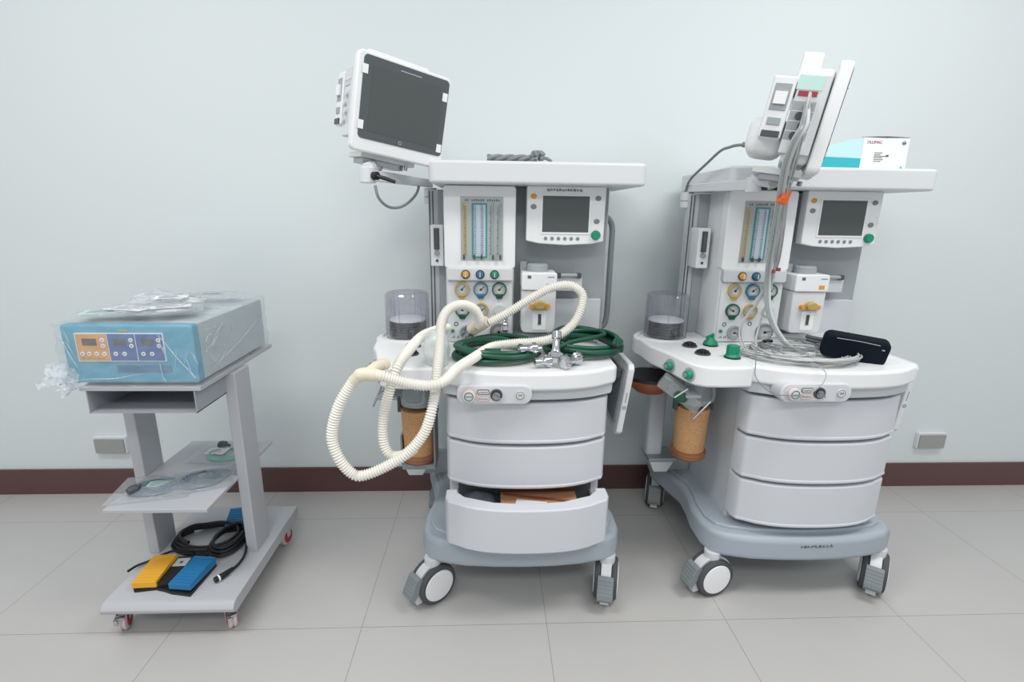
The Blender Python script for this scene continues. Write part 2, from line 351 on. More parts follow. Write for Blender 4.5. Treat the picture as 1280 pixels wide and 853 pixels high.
    for a in range(205, 60, -12): arm.append((cx + rr * math.cos(R(a)), cy + rr * math.sin(R(a))))
    arm.append((-.262, 1.95)); arm = arm[1:]
    am = MB().prism(arm, .783, .852).build('breathing_table', 'white', root, bev=.010, seg=3, ang=40)
    m = MB(); m.ring((cx, cy, .852), (0, 0, 1), .088, .006, 40); m.build('bellows_rim', 'white2', am)
    # bellows
    bl = MB(); prof = [(0, .081), (.16, .077), (.166, .073), (.168, .06), (.168, .058), (.164, .07), (.158, .074), (0, .078)]
    bl.lathe((cx + .006, cy, .853), (0, 0, 1), prof, 48, caps=False); 
    for k in range(6):
        a = k * math.pi / 3 + .3; bl.box((cx + .006 + .079 * math.cos(a), cy + .079 * math.sin(a), .935), (.004, .004, .155))
    bl.cyl((cx + .006, cy, 1.017), (cx + .006, cy, 1.022), .060, seg=36)
    bo = bl.build('bellows_dome', 'clear', root, ang=30)
    bb = MB(); zz = .858; pr = [(0, .066)]
    for k in range(5): pr += [(.004 + k * .010, .0695), (.009 + k * .010, .060)]
    pr += [(.054, .069), (.058, .066)]
    bb.lathe((cx + .006, cy, zz), (0, 0, 1), pr, 40); bb.m = 1; bb.lathe((cx + .006, cy, zz + .058), (0, 0, 1), [(0, .066), (.006, .064), (.010, .045)], 40)
    bb.build('bellows', ['darkgrey', 'bright'], bo, ang=60)
    # knobs on the table
    for (x, y, mat, kind) in ((-.373, 1.70, 'black', 0), (-.367, 1.60, 'black', 0), (-.291, 1.715, 'green', 1), (-.286, 1.555, 'green', 2)):
        if is_a and kind == 2: continue
        m = MB(); m.cyl((x, y, .852), (x, y, .857), .026); m.m = 1
        if kind == 0:
            for k in range(10):
                a = k * math.pi / 5; m.cyl((x + .017 * math.cos(a), y + .017 * math.sin(a), .857), (x + .017 * math.cos(a), y + .017 * math.sin(a), .864), .006, .004, 10)
            m.cyl((x, y, .857), (x, y, .868), .014, .011); nm = 'port_cap'
        elif kind == 1:
            m.lathe((x, y, .857), (0, 0, 1), [(0, .025), (.008, .024), (.02, .012), (.026, .010), (.026, 0)], 24); m.box((0, 0, 0), (.034, .006, .012), rotT((x - .004, y, .885), R(20), 0, R(-15))); nm = 'bag_switch'
        else:
            m.lathe((x, y, .857), (0, 0, 1), [(0, .024), (.006, .022), (.010, .018), (.034, .0185), (.038, .017), (.038, 0)], 24)
            for k in range(14):
                a = k * math.pi / 7; m.box((x + .0185 * math.cos(a), y + .0185 * math.sin(a), .880), (.003, .003, .026), None)
            nm = 'pressure_valve'
        m.build(nm, ['black' if kind else 'darkgrey', mat], am, ang=40)
    for (x, y) in ((-.478, 1.585), (-.448, 1.49)):
        d = Vector((-.92, -.38, 0)); p = Vector((x, y, .815)); m = MB()
        m.cyl(p + d * -.012, p + d * .004, .023); m.m = 1; m.cyl(p + d * .004, p + d * .020, .015, .013); m.m = 0; m.cyl(p + d * .02, p + d * .03, .008)
        m.build('hose_port', ['clearcover', 'green'], am)
    # absorber under the arm
    ax, ay = -.357, 1.655
    m = MB(); m.bx(ax - .066, ax + .06, ay - .07, ay + .09, .735, .785); m.cyl((ax, ay, .66), (ax, ay, .74), .058, .062); 
    hd = m.build('absorber_head', 'grey', root, bev=.004)
    m = MB(); m.bx(ax - .055, ax + .05, ay - .05, ay + .07, .69, .782); m.build('head_core', 'midgrey', hd, bev=.01)
    m = MB(); m.tube(spline([(ax - .03, ay - .075, .765), (ax - .03, ay - .085, .70), (ax, ay - .088, .69), (ax + .03, ay - .085, .70), (ax + .03, ay - .075, .765)], 6), .006, 8)
    m.build('drain_tube', 'clearcover', hd)
    for (x0, y0, z0, x1, y1, z1) in ((-.497, 1.48, .740, -.455, 1.482, .768), (-.425, 1.485, .664, -.372, 1.49, .722)) if not is_a else ((-.48, 1.52, .70, -.45, 1.56, .775),):
        q = MB(); q.cyl((x0, y0, z0), (x1, y1, z1), .0035, seg=10); q.build('release_lever', 'steel', hd)
    q = MB(); q.bx(-.47 if not is_a else -.46, -.40, 1.50, 1.60, .73, .74); q.build('lever_bracket', 'grey', hd)
    if not is_a:
        m = MB(); T = rotT((-.455, 1.54, .735), R(-25), 0, R(32)); m.box((0, 0, 0), (.15, .05, .045), T); m.m = 1; m.cyl((-.475, 1.505, .735), (-.45, 1.52, .725), .018); m.build('lever_housing', ['clearcover', 'dgreen'], hd, bev=.003)
    m = MB(); m.lathe((ax, ay, .475), (0, 0, 1), [(0, .054), (.17, .060)], 40); 
    cn = m.build('absorber_canister', 'granule', root, ang=30)
    m = MB(); m.lathe((ax, ay, .445), (0, 0, 1), [(0, .050), (.006, .058), (.012, .061), (.016, .060), (.022, .063), (.03, .062), (.034, .055)], 40)
    m.build('canister_base', 'brown', cn, ang=30)
    for s in (-1, 1): MB().bx(ax + s * .064 - .006, ax + s * .064 + .006, ay - .012, ay + .012, .63, .70).build('canister_latch', 'darkgrey', cn, bev=.002)
    if is_a:
        m = MB(); m.bx(ax - .055, ax + .062, ay - .05, ay + .05, .43, .448); m.bx(ax + .055, ax + .062, ay - .05, ay + .05, .44, .69); m.bx(ax - .062, ax - .055, ay - .03, ay + .03, .44, .55); m.build('canister_cradle', 'midgrey', cn, bev=.002)
    # support column for the arm and drain tray
    m = MB(); m.prism(rrect(-.452, -.385, 1.83, 1.90, .015), .36, .79); m.build('arm_support', 'cabgrey', root, bev=.003)
    m = MB(); m.prism([(-.445, .345), (-.425, .298), (-.37, .298), (-.345, .345)], 1.80, 1.90, 'y'); m.m = 1; m.bx(-.452, -.338, 1.795, 1.905, .345, .362); m.build('drain_tray', ['offwhite', 'steel'], root, bev=.004)
    m = MB(); m.bx(-.395, -.245, 1.885, 1.91, .26, .36); m.build('tray_bracket', 'grey', root, bev=.003)
    # round black dish with amber rim swung out behind the arm
    m = MB(); m.lathe((-.485, 1.76, .665), (0, 0, 1), [(0, .055), (.02, .078), (.045, .088), (.05, .088)], 40); m.m = 1; m.lathe((-.485, 1.76, .715), (0, 0, 1), [(0, .089), (.012, .088), (.012, .08), (.008, .0)], 40)
    if not is_a: m.build('canister_lid', ['brownrim', 'black', 'clearcover'], root, ang=30)
    # flow column
    m = MB(); m.prism([(-.262, 1.775), (-.256, 1.765), (-.03, 1.765), (-.024, 1.775), (-.024, 1.92), (-.262, 1.92)], .852, 1.396); m.build('column', 'white2', root, bev=.004)
    m = MB(); m.prism(rrect(-.265, -.021, 1.118, 1.394, .012), 1.752, 1.80, 'y'); fm = m.build('flowmeter_housing', 'white', root, bev=.005)
    m = MB(); m.bx(-.208, -.064, 1.7505, 1.753, 1.146, 1.358); m.m = 1; m.bx(-.203, -.184, 1.7495, 1.7506, 1.165, 1.335); m.m = 2; m.bx(-.170, -.118, 1.7492, 1.7506, 1.155, 1.337); m.m = 3; m.bx(-.164, -.124, 1.7486, 1.7500, 1.160, 1.331)
    m.m = 4
    for x, nn in ((-.190, 22), (-.156, 22), (-.132, 22), (-.105, 24), (-.080, 24)):
        for k in range(nn): m.bx(x - (.006 if k % 4 == 0 else .0035), x + .001, 1.7479, 1.7487, 1.168 + k * .163 / nn, 1.170 + k * .163 / nn)
    for k in range(16): 
        if k not in (2, 9): m.bx(-.193 + k * .0075, -.189 + k * .0075, 1.7495, 1.7506, 1.343, 1.348 + (k % 3) * .001)
    m.build('scale_plate', ['scale_g', 'scale_y', 'tealframe', 'scale_b', 'print'], fm)
    for x in (-.197, -.162, -.137, -.098, -.073):
        m = MB(); m.cyl((x, 1.744, 1.16), (x, 1.744, 1.338), .0035, seg=10); m.m = 1; m.bx(x - .003, x + .003, 1.739, 1.746, 1.150, 1.165); m.build('flow_tube', ['clear', 'darkgrey'], fm)
    # selector strip
    m = MB(); m.prism(rrect(-.258, -.028, 1.076, 1.121, .008), 1.742, 1.78, 'y'); st = m.build('selector_strip', 'offwhite' if is_a else 'cabgrey', root, bev=.005)
    for x, mt in ((-.192, 'amber'), (-.142, 'blue'), (-.092, 'green')):
        m = MB(); m.cyl((x, 1.742, 1.099), (x, 1.738, 1.099), .0155); m.m = 1; m.lathe((x, 1.738, 1.099), (0, -1, 0), [(0, .012), (.006, .011), (.012, .009), (.012, 0)], 20); m.m = 2; m.bx(x - .0015, x + .0015, 1.7235, 1.727, 1.091, 1.107)
        m.build('gas_knob', ['darkgrey', mt, 'offwhite'], st)
    m = MB(); m.prism(rrect(-.254, -.03, .855, 1.074, .008), 1.758, 1.78, 'y'); m.m = 1
    for k in range(9): m.bx(-.248 + k * .0055, -.245 + k * .0055, 1.7575, 1.758, .868, .869 + .004 * (k % 3))
    pn = m.build('gauge_panel', ['white2', 'print'], root, bev=.003)
    for x, z, r, c, n in ((-.206, 1.045, .026, 'yellow', 40), (-.140, 1.045, .026, 'blue', 50), (-.075, 1.045, .026, 'dgreen', 40), (-.205, .972, .026, 'dgreen', -60), (-.139, .972, .026, 'yellow', 60)):
        gauge(root, x, z, r, c, 1.758, True, n)
    m = MB(); m.lathe((-.074, 1.758, .972), (0, -1, 0), [(0, .021), (.006, .021), (.008, .019), (.008, 0)], 28); m.build('blank_cap', 'cabgrey', pn)
    gauge(root, -.076, .893, .033, 'midgrey', 1.758, False, 80); gauge(root, -.190, .890, .026, 'grey', 1.758, False, 100)
    for x, z, mt in ((-.228, .920, 'black'), (-.133, .923, 'black')):
        m = MB(); m.ring((x, 1.7575, z), (0, 1, 0), .0065, .0012, 18); m.build('test_port', mt, pn)
    m = MB(); m.cyl((-.24, 1.758, .895), (-.24, 1.752, .895), .006, seg=14); m.build('sample_port', 'green', pn)
    # rails and small flowmeter
    m = MB(); m.bx(-.335, -.300, 1.925, 1.965, .84, 1.385); m.m = 1
    for x in (-.333, -.321): m.bx(x, x + .004, 1.922, 1.926, .85, 1.38)
    m.m = 2; m.bx(-.30, -.2635, 1.915, 1.97, .84, 1.385); m.build('side_rail', ['cabgrey', 'gap', 'grey'], root)
    m = MB(); m.bx(-.322, -.276, 1.845, 1.925, 1.115, 1.262); fb = m.build('auxiliary_flowmeter', 'white', root, bev=.004)
    m = MB(); m.bx(-.309, -.290, 1.840, 1.846, 1.175, 1.25); m.m = 1; m.cyl((-.2995, 1.838, 1.18), (-.2995, 1.838, 1.246), .004, seg=10); m.m = 2; m.lathe((-.2995, 1.845, 1.162), (0, -1, 0), [(0, .010), (.012, .009), (.012, 0)], 20); m.m = 0; m.cyl((-.2995, 1.846, 1.135), (-.2995, 1.842, 1.135), .005, seg=12)
    m.build('flow_window', ['darkgrey', 'clear', 'steel'], fb)
    m = MB(); m.cyl((-.332, 1.97, 1.335), (-.332, 1.97, 1.358), .024); m.m = 1; m.cyl((-.332, 1.97, 1.358), (-.332, 1.97, 1.361), .022); m.m = 0; m.cyl((-.332, 1.97, 1.361), (-.332, 1.97, 1.392), .024); m.bx(-.332, -.29, 1.955, 1.985, 1.34, 1.36); m.build('arm_pivot', ['offwhite', 'midgrey'], root, ang=30)
    # back panel, lower block, posts, handle
    m = MB(); m.bx(-.026, .318, 1.86, 1.93, .852, 1.396); m.build('back_panel', 'grey', root, bev=.004)
    m = MB(); m.bx(.10, .305, 1.835, 1.87, .852, 1.0); m.bx(-.02, .3, 1.80, 1.87, .852, .875); m.build('lower_cover', 'cabgrey', root, bev=.004)
    m = MB(); m.bx(.288, .322, 1.925, 1.965, .852, 1.39); m.m = 1; m.bx(.322, .334, 1.925, 1.965, .852, 1.39); m.build('frame_post', ['midgrey', 'white2'], root, bev=.002)
    m = MB(); m.tube(spline([(.322, 1.95, 1.30), (.345, 1.95, 1.285), (.358, 1.95, 1.25), (.358, 1.95, 1.15), (.358, 1.95, 1.0), (.356, 1.95, .91), (.345, 1.95, .875), (.318, 1.95, .86)], 8), .011, 14)
    m.build('grab_handle', 'midgrey', root)
    # ventilator display
    m = MB(); m.prism([(.016, 1.396), (.286, 1.396), (.284, 1.214), (.24, 1.205), (.15, 1.200), (.06, 1.205), (.016, 1.214)], 1.760, 1.80, 'y'); db = m.build('display', 'white', root, bev=.004)
    m = MB(); m.bx(.022, .20, 1.80, 1.862, 1.215, 1.392); m.build('display_housing', 'grey', db, bev=.003)
    m = MB(); m.prism(rrect(.064, .235, 1.238, 1.370, .003), 1.7575, 1.761, 'y'); m.build('screen_frame', 'bright', db)
    m = MB(); m.bx(.070, .229, 1.7562, 1.758, 1.245, 1.364); m.build('screen', 'screen', db)
    for x, z, mt, r in ((.039, 1.362, 'amber', .0085), (.039, 1.328, 'midgrey', .0085), (.259, 1.358, 'midgrey', .0085), (.257, 1.282, 'midgrey', .0085)):
        m = MB(); m.lathe((x, 1.7605, z), (0, -1, 0), [(0, r), (.002, r), (.003, r * .8), (.003, 0)], 20); 
        m.v = [Vector((x + (v.x - x) * 1.2, v.y, v.z)) for v in m.v]; m.build('display_button', mt, db)
    for k in range(6):
        x = .083 + k * .0222; m = MB(); m.lathe((x, 1.7605, 1.223), (0, -1, 0), [(0, .006), (.002, .006), (.003, .005), (.003, 0)], 16); m.build('display_button', 'midgrey', db)
    m = MB(); m.lathe((.256, 1.7605, 1.236), (0, -1, 0), [(0, .0165), (.010, .0155), (.014, .013), (.014, 0)], 28); m.build('control_knob', 'green', db, ang=50)
    if is_a:
        m = MB(); squiggle(m, .085, .2, 1.7585, 1.383, .011, .0008, 11); m.build('handwriting', 'black', db)
    # vaporizer
    m = MB(); m.prism([(.002, .905), (.012, .893), (.112, .893), (.122, .905), (.124, 1.045), (.002, 1.045)], 1.738, 1.84, 'y'); m.m = 1; m.prism(rrect(.001, .125, 1.046, 1.108, .008), 1.731, 1.845, 'y')
    vp = m.build('vaporizer', ['white2', 'white'], root, bev=.005)
    m = MB(); m.lathe((.060, 1.785, 1.108), (0, 0, 1), [(0, .038), (.022, .037), (.026, .033), (.026, 0)], 36); m.bx(0, .022, 1.80, 1.83, 1.10, 1.14); m.build('filler_cap', 'grey', vp, ang=40)
    m = MB(); m.prism(rrect(.03, .102, .978, 1.003, .009), 1.722, 1.74, 'y'); m.m = 1; m.lathe((.066, 1.73, .998), (0, -1, 0), [(0, .022), (.016, .020), (.018, .017), (.018, 0)], 24); m.v = [Vector((v.x, v.y, .992 + (v.z - .992) * .7)) for v in m.v]
    m.build('dose_dial', ['amber', 'yellow'], vp, bev=.001)
    m = MB(); m.prism(rrect(.043, .09, .905, .975, .004), 1.7355, 1.739, 'y'); m.m = 1; m.bx(.062, .073, 1.734, 1.736, .925, .962); m.m = 2; m.bx(.060, .075, 1.734, 1.7355, .923, .925); m.build('level_window', ['bright', 'darkgrey', 'grey'], vp)
    MB().bx(.088, .108, 1.7298, 1.732, 1.056, 1.070).build('agent_label', 'amber', vp); MB().bx(.022, .034, 1.7298, 1.732, 1.088, 1.098).build('emblem', 'print', vp); MB().bx(.092, .115, 1.7298, 1.732, 1.092, 1.094).build('name_mark', 'print', vp)
    m = MB(); m.bx(.128, .225, 1.80, 1.86, 1.035, 1.082); m.m = 1; m.cyl((.145, 1.795, 1.092), (.205, 1.795, 1.092), .007, seg=14); m.m = 2; m.bx(.13, .146, 1.79, 1.81, 1.083, 1.1); m.bx(.203, .219, 1.79, 1.81, 1.083, 1.1); m.build('vaporizer_manifold', ['cabgrey', 'grey', 'darkgrey'], root, bev=.002)
    # top shelf
    sh = MB().prism(rrect(-.305, .396, 1.672, 2.13, .022), 1.396, 1.466).build('top_shelf', 'white2', root, bev=.010, seg=3)
    # folded-down tray on the right
    x0 = .350; lean = Matrix.Translation((x0, 0, .84)) @ Matrix.Rotation(R(7), 4, 'Y') @ Matrix.Translation((-x0, 0, -.84))
    m = MB(lean); m.prism([(1.555, .815), (1.57, .83), (1.80, .83), (1.80, .62), (1.75, .60), (1.575, .575), (1.555, .59)], x0, x0 + .022, 'x')
    fl = m.build('folding_tray', 'white2', root, bev=.005)
    m = MB(lean); m.prism([(1.59, .80), (1.76, .80), (1.76, .63), (1.59, .61)], x0 - .006, x0 + .001, 'x'); m.build('tray_recess', 'midgrey', fl, bev=.002)
    for y in (1.60, 1.72): MB().bx(.27, x0 + .004, y, y + .04, .77, .80).build('tray_hinge', 'darkgrey', fl, bev=.002)
    m = MB(lean); m.ring((x0 + .011, 1.5545, .68), (0, 1, 0), .005, .001, 14)
    for k in range(5): m.box((x0 + .011, 1.5547, .702 + k * .007), (.003, .001, .004))
    m.build('tray_marking', 'print', fl)
    return root
machine(.106, 0, 'white anesthesia machine with its bottom drawer pulled open and cream breathing hoses in front', True)
machine(1.086, .012, 'white anesthesia machine nearest the right edge, all drawers shut and a black pouch on top', False)

# ------------------------------------------------------------------ patient monitors on swing arms
def monitor(c, yaw, tilt, roll, label, cyl, pivot, front_detail):
    W, H = .29, .268
    T = Matrix.Translation(c) @ Matrix.Rotation(yaw, 4, 'Z') @ Matrix.Rotation(tilt, 4, 'X') @ Matrix.Rotation(roll, 4, 'Y')
    root = thing('patient_monitor', c, label, 'patient monitor', 'patient monitors', T)
    m = MB(); m.prism(rrect(-W / 2, W / 2, -H / 2, H / 2, .016), 0, .032, 'y'); m.build('bezel', 'white', root, bev=.006, seg=3)
    m = MB(); m.prism(rrect(-.128, .138, -.098, .124, .012), -.0025, .002, 'y'); g = m.build('screen', 'glassblack', root, bev=.001)
    m = MB(); m.bx(-.102, .118, -.0032, -.0024, -.076, .098); m.build('display_area', 'screen', g)
    m = MB(); m.ring((.0, -.003, -.088), (0, 1, 0), .0045, .0012, 16); m.bx(-.02, .045, -.0036, -.0024, .107, .110); m.build('screen_marking', 'grey', g)
    for x, z in ((-.128, .085), (-.128, -.062), (.122, .075), (.122, -.075)):
        m = MB(); m.bx(x - .003, x + .013, -.0042, -.0024, z - .012, z + .012); m.build('screen_clip', 'bright', g)
    m = MB(); m.prism(rrect(-.125, .13, -.115, .118, .02), .032, .10, 'y'); m.build('rear_housing', 'bright', root, bev=.012, seg=3)
    m = MB(); m.prism(rrect(-.10, .10, .05, .158, .01), .070, .118, 'y'); m.build('carry_handle', 'white', root, bev=.004)
    # module rack on the left flank
    m = MB(); m.bx(-.142, -.085, .036, .110, -.095, .098); rk = m.build('module_rack', 'white2', root, bev=.004)
    m = MB(); m.bx(-.1435, -.141, .052, .112, .060, .092); m.m = 1; m.bx(-.1445, -.142, .060, .104, .045, .057); m.m = 2
    for k, z in enumerate((.022, -.002, -.026, -.05)):
        m.m = 2; m.cyl((-.141, .075 + .012 * (k % 2), z), (-.150, .075 + .012 * (k % 2), z), .009, seg=14)
        m.m = 3; m.bx(-.1425, -.141, .056, .108, z - .0105, z + .0105)
    m.build('socket_panel', ['mint', 'red', 'darkgrey', 'grey'] if not front_detail else ['offwhite', 'cabgrey', 'offwhite', 'cabgrey'], rk)
    m = MB(); m.bx(-.148, -.085, .114, .170, -.062, .088); md = m.build('gas_module', 'white', root, bev=.005)
    m = MB(); m.bx(-.1495, -.147, .122, .162, .005, .07); m.m = 1; m.bx(-.156, -.149, .127, .157, .02, .05); m.m = 2; m.bx(-.152, -.147, .120, .164, -.060, -.044); m.m = 0; m.bx(-.151, -.147, .126, .158, -.03, -.012); m.build('module_socket', ['grey', 'bright', 'darkgrey'], md, bev=.001)
    m = MB(); m.prism(rrect(-.10, .08, -.10, .0, .03), .10, .20, 'y'); m.build('power_housing', 'bright', root, bev=.03, seg=4)
    # mounting plate under the monitor
    m = MB(); m.bx(-.10, .07, .035, .16, -H / 2 - .012, -H / 2 + .004); m.m = 1; m.bx(-.09, .04, .05, .14, -H / 2 - .028, -H / 2 - .012); m.cyl((-.05, .03, -H / 2 - .018), (-.05, .03, -H / 2 - .03), .005, seg=10); m.cyl((.04, .03, -H / 2 - .012), (.04, .03, -H / 2 - .026), .006, seg=10)
    m.build('mounting_plate', ['offwhite', 'steel'], root, bev=.002)
    plate = T @ Vector((-.03, .095, -H / 2 - .028))
    CUR[0] = Matrix.Identity(4)
    cy = Vector(cyl); pv = Vector(pivot)
    m = MB(); m.cyl(cy - Vector((0, 0, .025)), cy + Vector((0, 0, .02)), .0235); 
    d = (pv - cy); d.z = 0; d.normalize(); s = Vector((-d.y, d.x, 0)) * .012
    a0 = cy + d * .01; a1 = pv - d * .0
    for z0, z1 in ((-.014, .014),):
        vs = [a0 - s + Vector((0, 0, z0 - .004)), a0 + s + Vector((0, 0, z0 - .004)), a1 + s + Vector((0, 0, z0)), a1 - s + Vector((0, 0, z0)), a0 - s + Vector((0, 0, z1)), a0 + s + Vector((0, 0, z1)), a1 + s + Vector((0, 0, z1)), a1 - s + Vector((0, 0, z1))]
        m.add(vs, [(0, 1, 2, 3), (4, 5, 6, 7), (0, 1, 5, 4), (1, 2, 6, 5), (2, 3, 7, 6), (3, 0, 4, 7)])
    m.cyl(cy + Vector((0, 0, .015)), plate + Vector((0, 0, .004)), .018, .022)
    ar = m.build('swing_arm', 'white2', root, bev=.003)
    m = MB(); m.cyl(cy + Vector((.02, -.012, -.005)), cy + Vector((.034, -.02, -.005)), .012, seg=16); m.tube([cy + Vector((.03, -.02, -.005)), cy + Vector((.055, -.022, -.012)), cy + Vector((.085, -.022, -.022))], [.005, .006, .005], 8)
    m.build('clamp_lever', 'black', ar)
    return root
mA = monitor((-.262, 1.63, 1.592), R(31.5), R(3.6), R(8), 'patient monitor with its dark screen facing forward, on the arm of the left machine', (-.366, 1.585, 1.412), (-.226, 1.97, 1.408), True)
H_ = [(-.342, 1.57, 1.38), (-.334, 1.57, 1.346), (-.318, 1.6, 1.323), (-.298, 1.65, 1.317), (-.276, 1.72, 1.33), (-.255, 1.8, 1.364), (-.258, 1.9, 1.40), (-.27, 1.95, 1.42)]
MB().tube(spline(H_, 6), .0045, 8).build('power_cable', 'cablegrey', mA)
mB = monitor((.936, 1.455, 1.548), R(62), R(9.1), 0, 'patient monitor turned edge-on with cables plugged in its side, on the right machine', (.80, 1.57, 1.402), (.756, 1.982, 1.406), False)
G_ = [(.742, 1.97, 1.395), (.740, 1.95, 1.42), (.737, 1.9, 1.444), (.739, 1.8, 1.477), (.732, 1.68, 1.507), (.734, 1.62, 1.512), (.747, 1.58, 1.514), (.80, 1.52, 1.508)]
m = MB().tube(spline(G_, 6), .0045, 8); m.m = 1; m.tube([(.752, 1.572, 1.514), (.80, 1.52, 1.508)], .008, 10); m.build('power_cable', ['cablegrey', 'midgrey'], mB)

# ------------------------------------------------------------------ breathing hoses
def corr(m, pts, r=.0138, pitch=.0076, amp=.0021):
    P = spline(pts, 10); L = [0]
    for a, b in zip(P, P[1:]): L.append(L[-1] + (b - a).length)
    step = pitch / 4; n = int(L[-1] / step); out = []; rr = []; j = 0
    for i in range(n + 1):
        s = i * step
        while j < len(L) - 2 and L[j + 1] < s: j += 1
        t = (s - L[j]) / max(1e-9, L[j + 1] - L[j]); out.append(P[j].lerp(P[j + 1], min(1, t))); rr.append(r + amp * math.cos(2 * math.pi * s / pitch))
    m.tube(out, rr, 14); return m
H1 = [(-0.352, 1.3, 0.878), (-0.377, 1.3, 0.85), (-0.412, 1.29, 0.788), (-0.43, 1.28, 0.71), (-0.412, 1.27, 0.648), (-0.378, 1.27, 0.602), (-0.344, 1.27, 0.599), (-0.283, 1.28, 0.622), (-0.226, 1.29, 0.658), (-0.184, 1.3, 0.709), (-0.164, 1.31, 0.764), (-0.154, 1.34, 0.819), (-0.151, 1.38, 0.868), (-0.149, 1.45, 0.93), (-0.148, 1.5, 0.982), (-0.129, 1.54, 1.014), (-0.091, 1.57, 1.024), (-0.052, 1.6, 1.003), (-0.034, 1.62, 0.965), (-0.043, 1.64, 0.939)]
H2 = [(-0.31, 1.3, 0.880), (-0.294, 1.3, 0.878), (-0.237, 1.31, 0.856), (-0.169, 1.30, 0.85), (-0.124, 1.31, 0.86), (-0.095, 1.37, 0.875), (-0.054, 1.44, 0.884), (0.005, 1.52, 0.899), (0.079, 1.54, 0.906), (0.143, 1.55, 0.908), (0.208, 1.56, 0.921), (0.266, 1.58, 0.959), (0.296, 1.6, 1.013), (0.298, 1.62, 1.055), (0.261, 1.63, 1.079), (0.204, 1.63, 1.073), (0.147, 1.63, 1.044), (0.055, 1.63, 0.985), (-0.003, 1.64, 0.95)]
H3 = [(-0.148, 1.72, 0.914), (-0.182, 1.66, 0.92), (-0.218, 1.56, 0.922), (-0.24, 1.44, 0.91), (-0.261, 1.38, 0.882), (-0.278, 1.36, 0.836), (-0.297, 1.35, 0.77), (-0.305, 1.34, 0.706), (-0.3, 1.33, 0.656), (-0.279, 1.32, 0.631), (-0.243, 1.31, 0.638), (-0.212, 1.3, 0.665)]
t = thing('breathing_circuit', (-.25, 1.36, .60), 'cream corrugated breathing hoses looped in front of the left machine', 'breathing hose')
corr(MB(), H1).build('corrugated_hose', 'hose', t, ang=80, fix=False)
corr(MB(), H2).build('corrugated_hose', 'hose', t, ang=80, fix=False)
corr(MB(), H3).build('corrugated_hose', 'hose', t, ang=80, fix=False)
m = MB(); m.tube(spline([(-.37, 1.3, .862), (-.352, 1.3, .878), (-.332, 1.3, .882), (-.31, 1.3, .88), (-.285, 1.302, .876)], 4), [.015] * 4 + [.0185] * 9 + [.015] * 4, 16)
m.tube([(-.332, 1.3, .884), (-.313, 1.335, .893), (-.299, 1.375, .889)], [.014, .015, .013], 14); m.tube([(-.304, 1.36, .890), (-.298, 1.378, .888)], .0175, 14); m.build('y_connector', 'cuff', t)
m = MB(); m.tube([(-.012, 1.638, .957), (-.035, 1.65, .94), (-.06, 1.667, .92)], [.019, .022, .020], 16); m.tube([(-.038, 1.635, .955), (-.05, 1.65, .935), (-.065, 1.667, .92)], [.017, .019, .018], 16); m.build('hose_cuff', 'cuff', t)
m = MB(); m.tube([(-.06, 1.667, .92), (-.088, 1.70, .892)], .015, 16)
for k in range(8):
    a = k * math.pi / 4; m.box((-.074 + .014 * math.cos(a), 1.684 + .008 * math.sin(a), .906 + .010 * math.sin(a)), (.004, .004, .03), None)
m.build('hose_end_adapter', 'steel', t)
# ---- wrapped mask / clear bag on the left table
t = thing('plastic_bag', (-.20, 1.56, .853), 'milky clear plastic bag with a teal item inside, behind the left hoses', 'plastic bag')
def blob(m, c, r, sc_, f, amp, seg=28, rings=18, flat=None):
    n0 = len(m.v); m.ball(c, r, seg, rings, sc_)
    for i in range(n0, len(m.v)):
        v = m.v[i]; d = (v - Vector(c)); k = 1 + amp * noise.noise(v * f); v = Vector(c) + d * k
        if flat is not None: v.z = max(v.z, flat)
        m.v[i] = v
    return m
blob(MB(), (-.165, 1.50, .898), .072, (.62, .8, .85), 20, .35, flat=.8535).build('film', 'milky', t, ang=60)
blob(MB(), (-.150, 1.51, .888), .030, (.6, .7, 1.0), 30, .2, flat=.856).build('teal_insert', 'tealink', t, ang=60)

# ------------------------------------------------------------------ green gas hoses with chrome fittings
def fitting(parent, loc, rz, L=.07, r=.018, tilt=0):
    T = rotT(loc, rz, 0, tilt); m = MB(T)
    m.lathe((0, 0, 0), (1, 0, 0), [(0, r * .7), (.004, r), (.018, r), (.022, r * .75), (.030, r * .6), (L * .7, r * .55), (L * .75, r * .75), (L, r * .7)], 20)
    for k in range(12):
        a = k * math.pi / 6; m.box((.011, r * math.cos(a), r * math.sin(a)), (.014, .004, .004))
    m.build('hose_fitting', 'chrome', parent, ang=30)
def coil(cx, cy, z, rx, ry, turns, rz, seed, r=.0075, dz=.011):
    rd = random.Random(seed); pts = []; n = int(turns * 16)
    for i in range(n + 1):
        a = 2 * math.pi * i / 16; k = i // 16; s = 1 - .075 * (k % 4) + .03 * math.sin(a * 2 + k)
        x = rx * s * math.cos(a); y = ry * s * math.sin(a)
        zz = z + r + (dz * .55 * k) + .005 * (1 + math.sin(a * 1.5 + k * 2.1))
        pts.append((cx + x * math.cos(rz) - y * math.sin(rz) + rd.uniform(-.002, .002), cy + x * math.sin(rz) + y * math.cos(rz), zz))
    return pts
t = thing('gas_hose', (.03, 1.57, .853), 'dark green gas hose coiled on the left half of the left worktop', 'gas hose', 'green gas hoses')
c1 = coil(.022, 1.575, .853, .138, .118, 6.6, R(-4), 3, .008, .009)
MB().tube(spline(c1, 4), .0075, 10).build('hose', 'hosegreen', t)
MB().tube(spline([(.10, 1.52, .90), (.04, 1.60, .905), (-.05, 1.62, .90), (-.10, 1.57, .89), (-.06, 1.50, .895), (.03, 1.475, .90)], 8), .0075, 10).build('hose', 'hosegreen', t)
fitting(t, (.052, 1.70, .905), R(100), .06, .016, R(-70)); fitting(t, (.10, 1.50, .895), R(15), .06, .014); fitting(t, (.145, 1.505, .90), R(200), .06, .017)
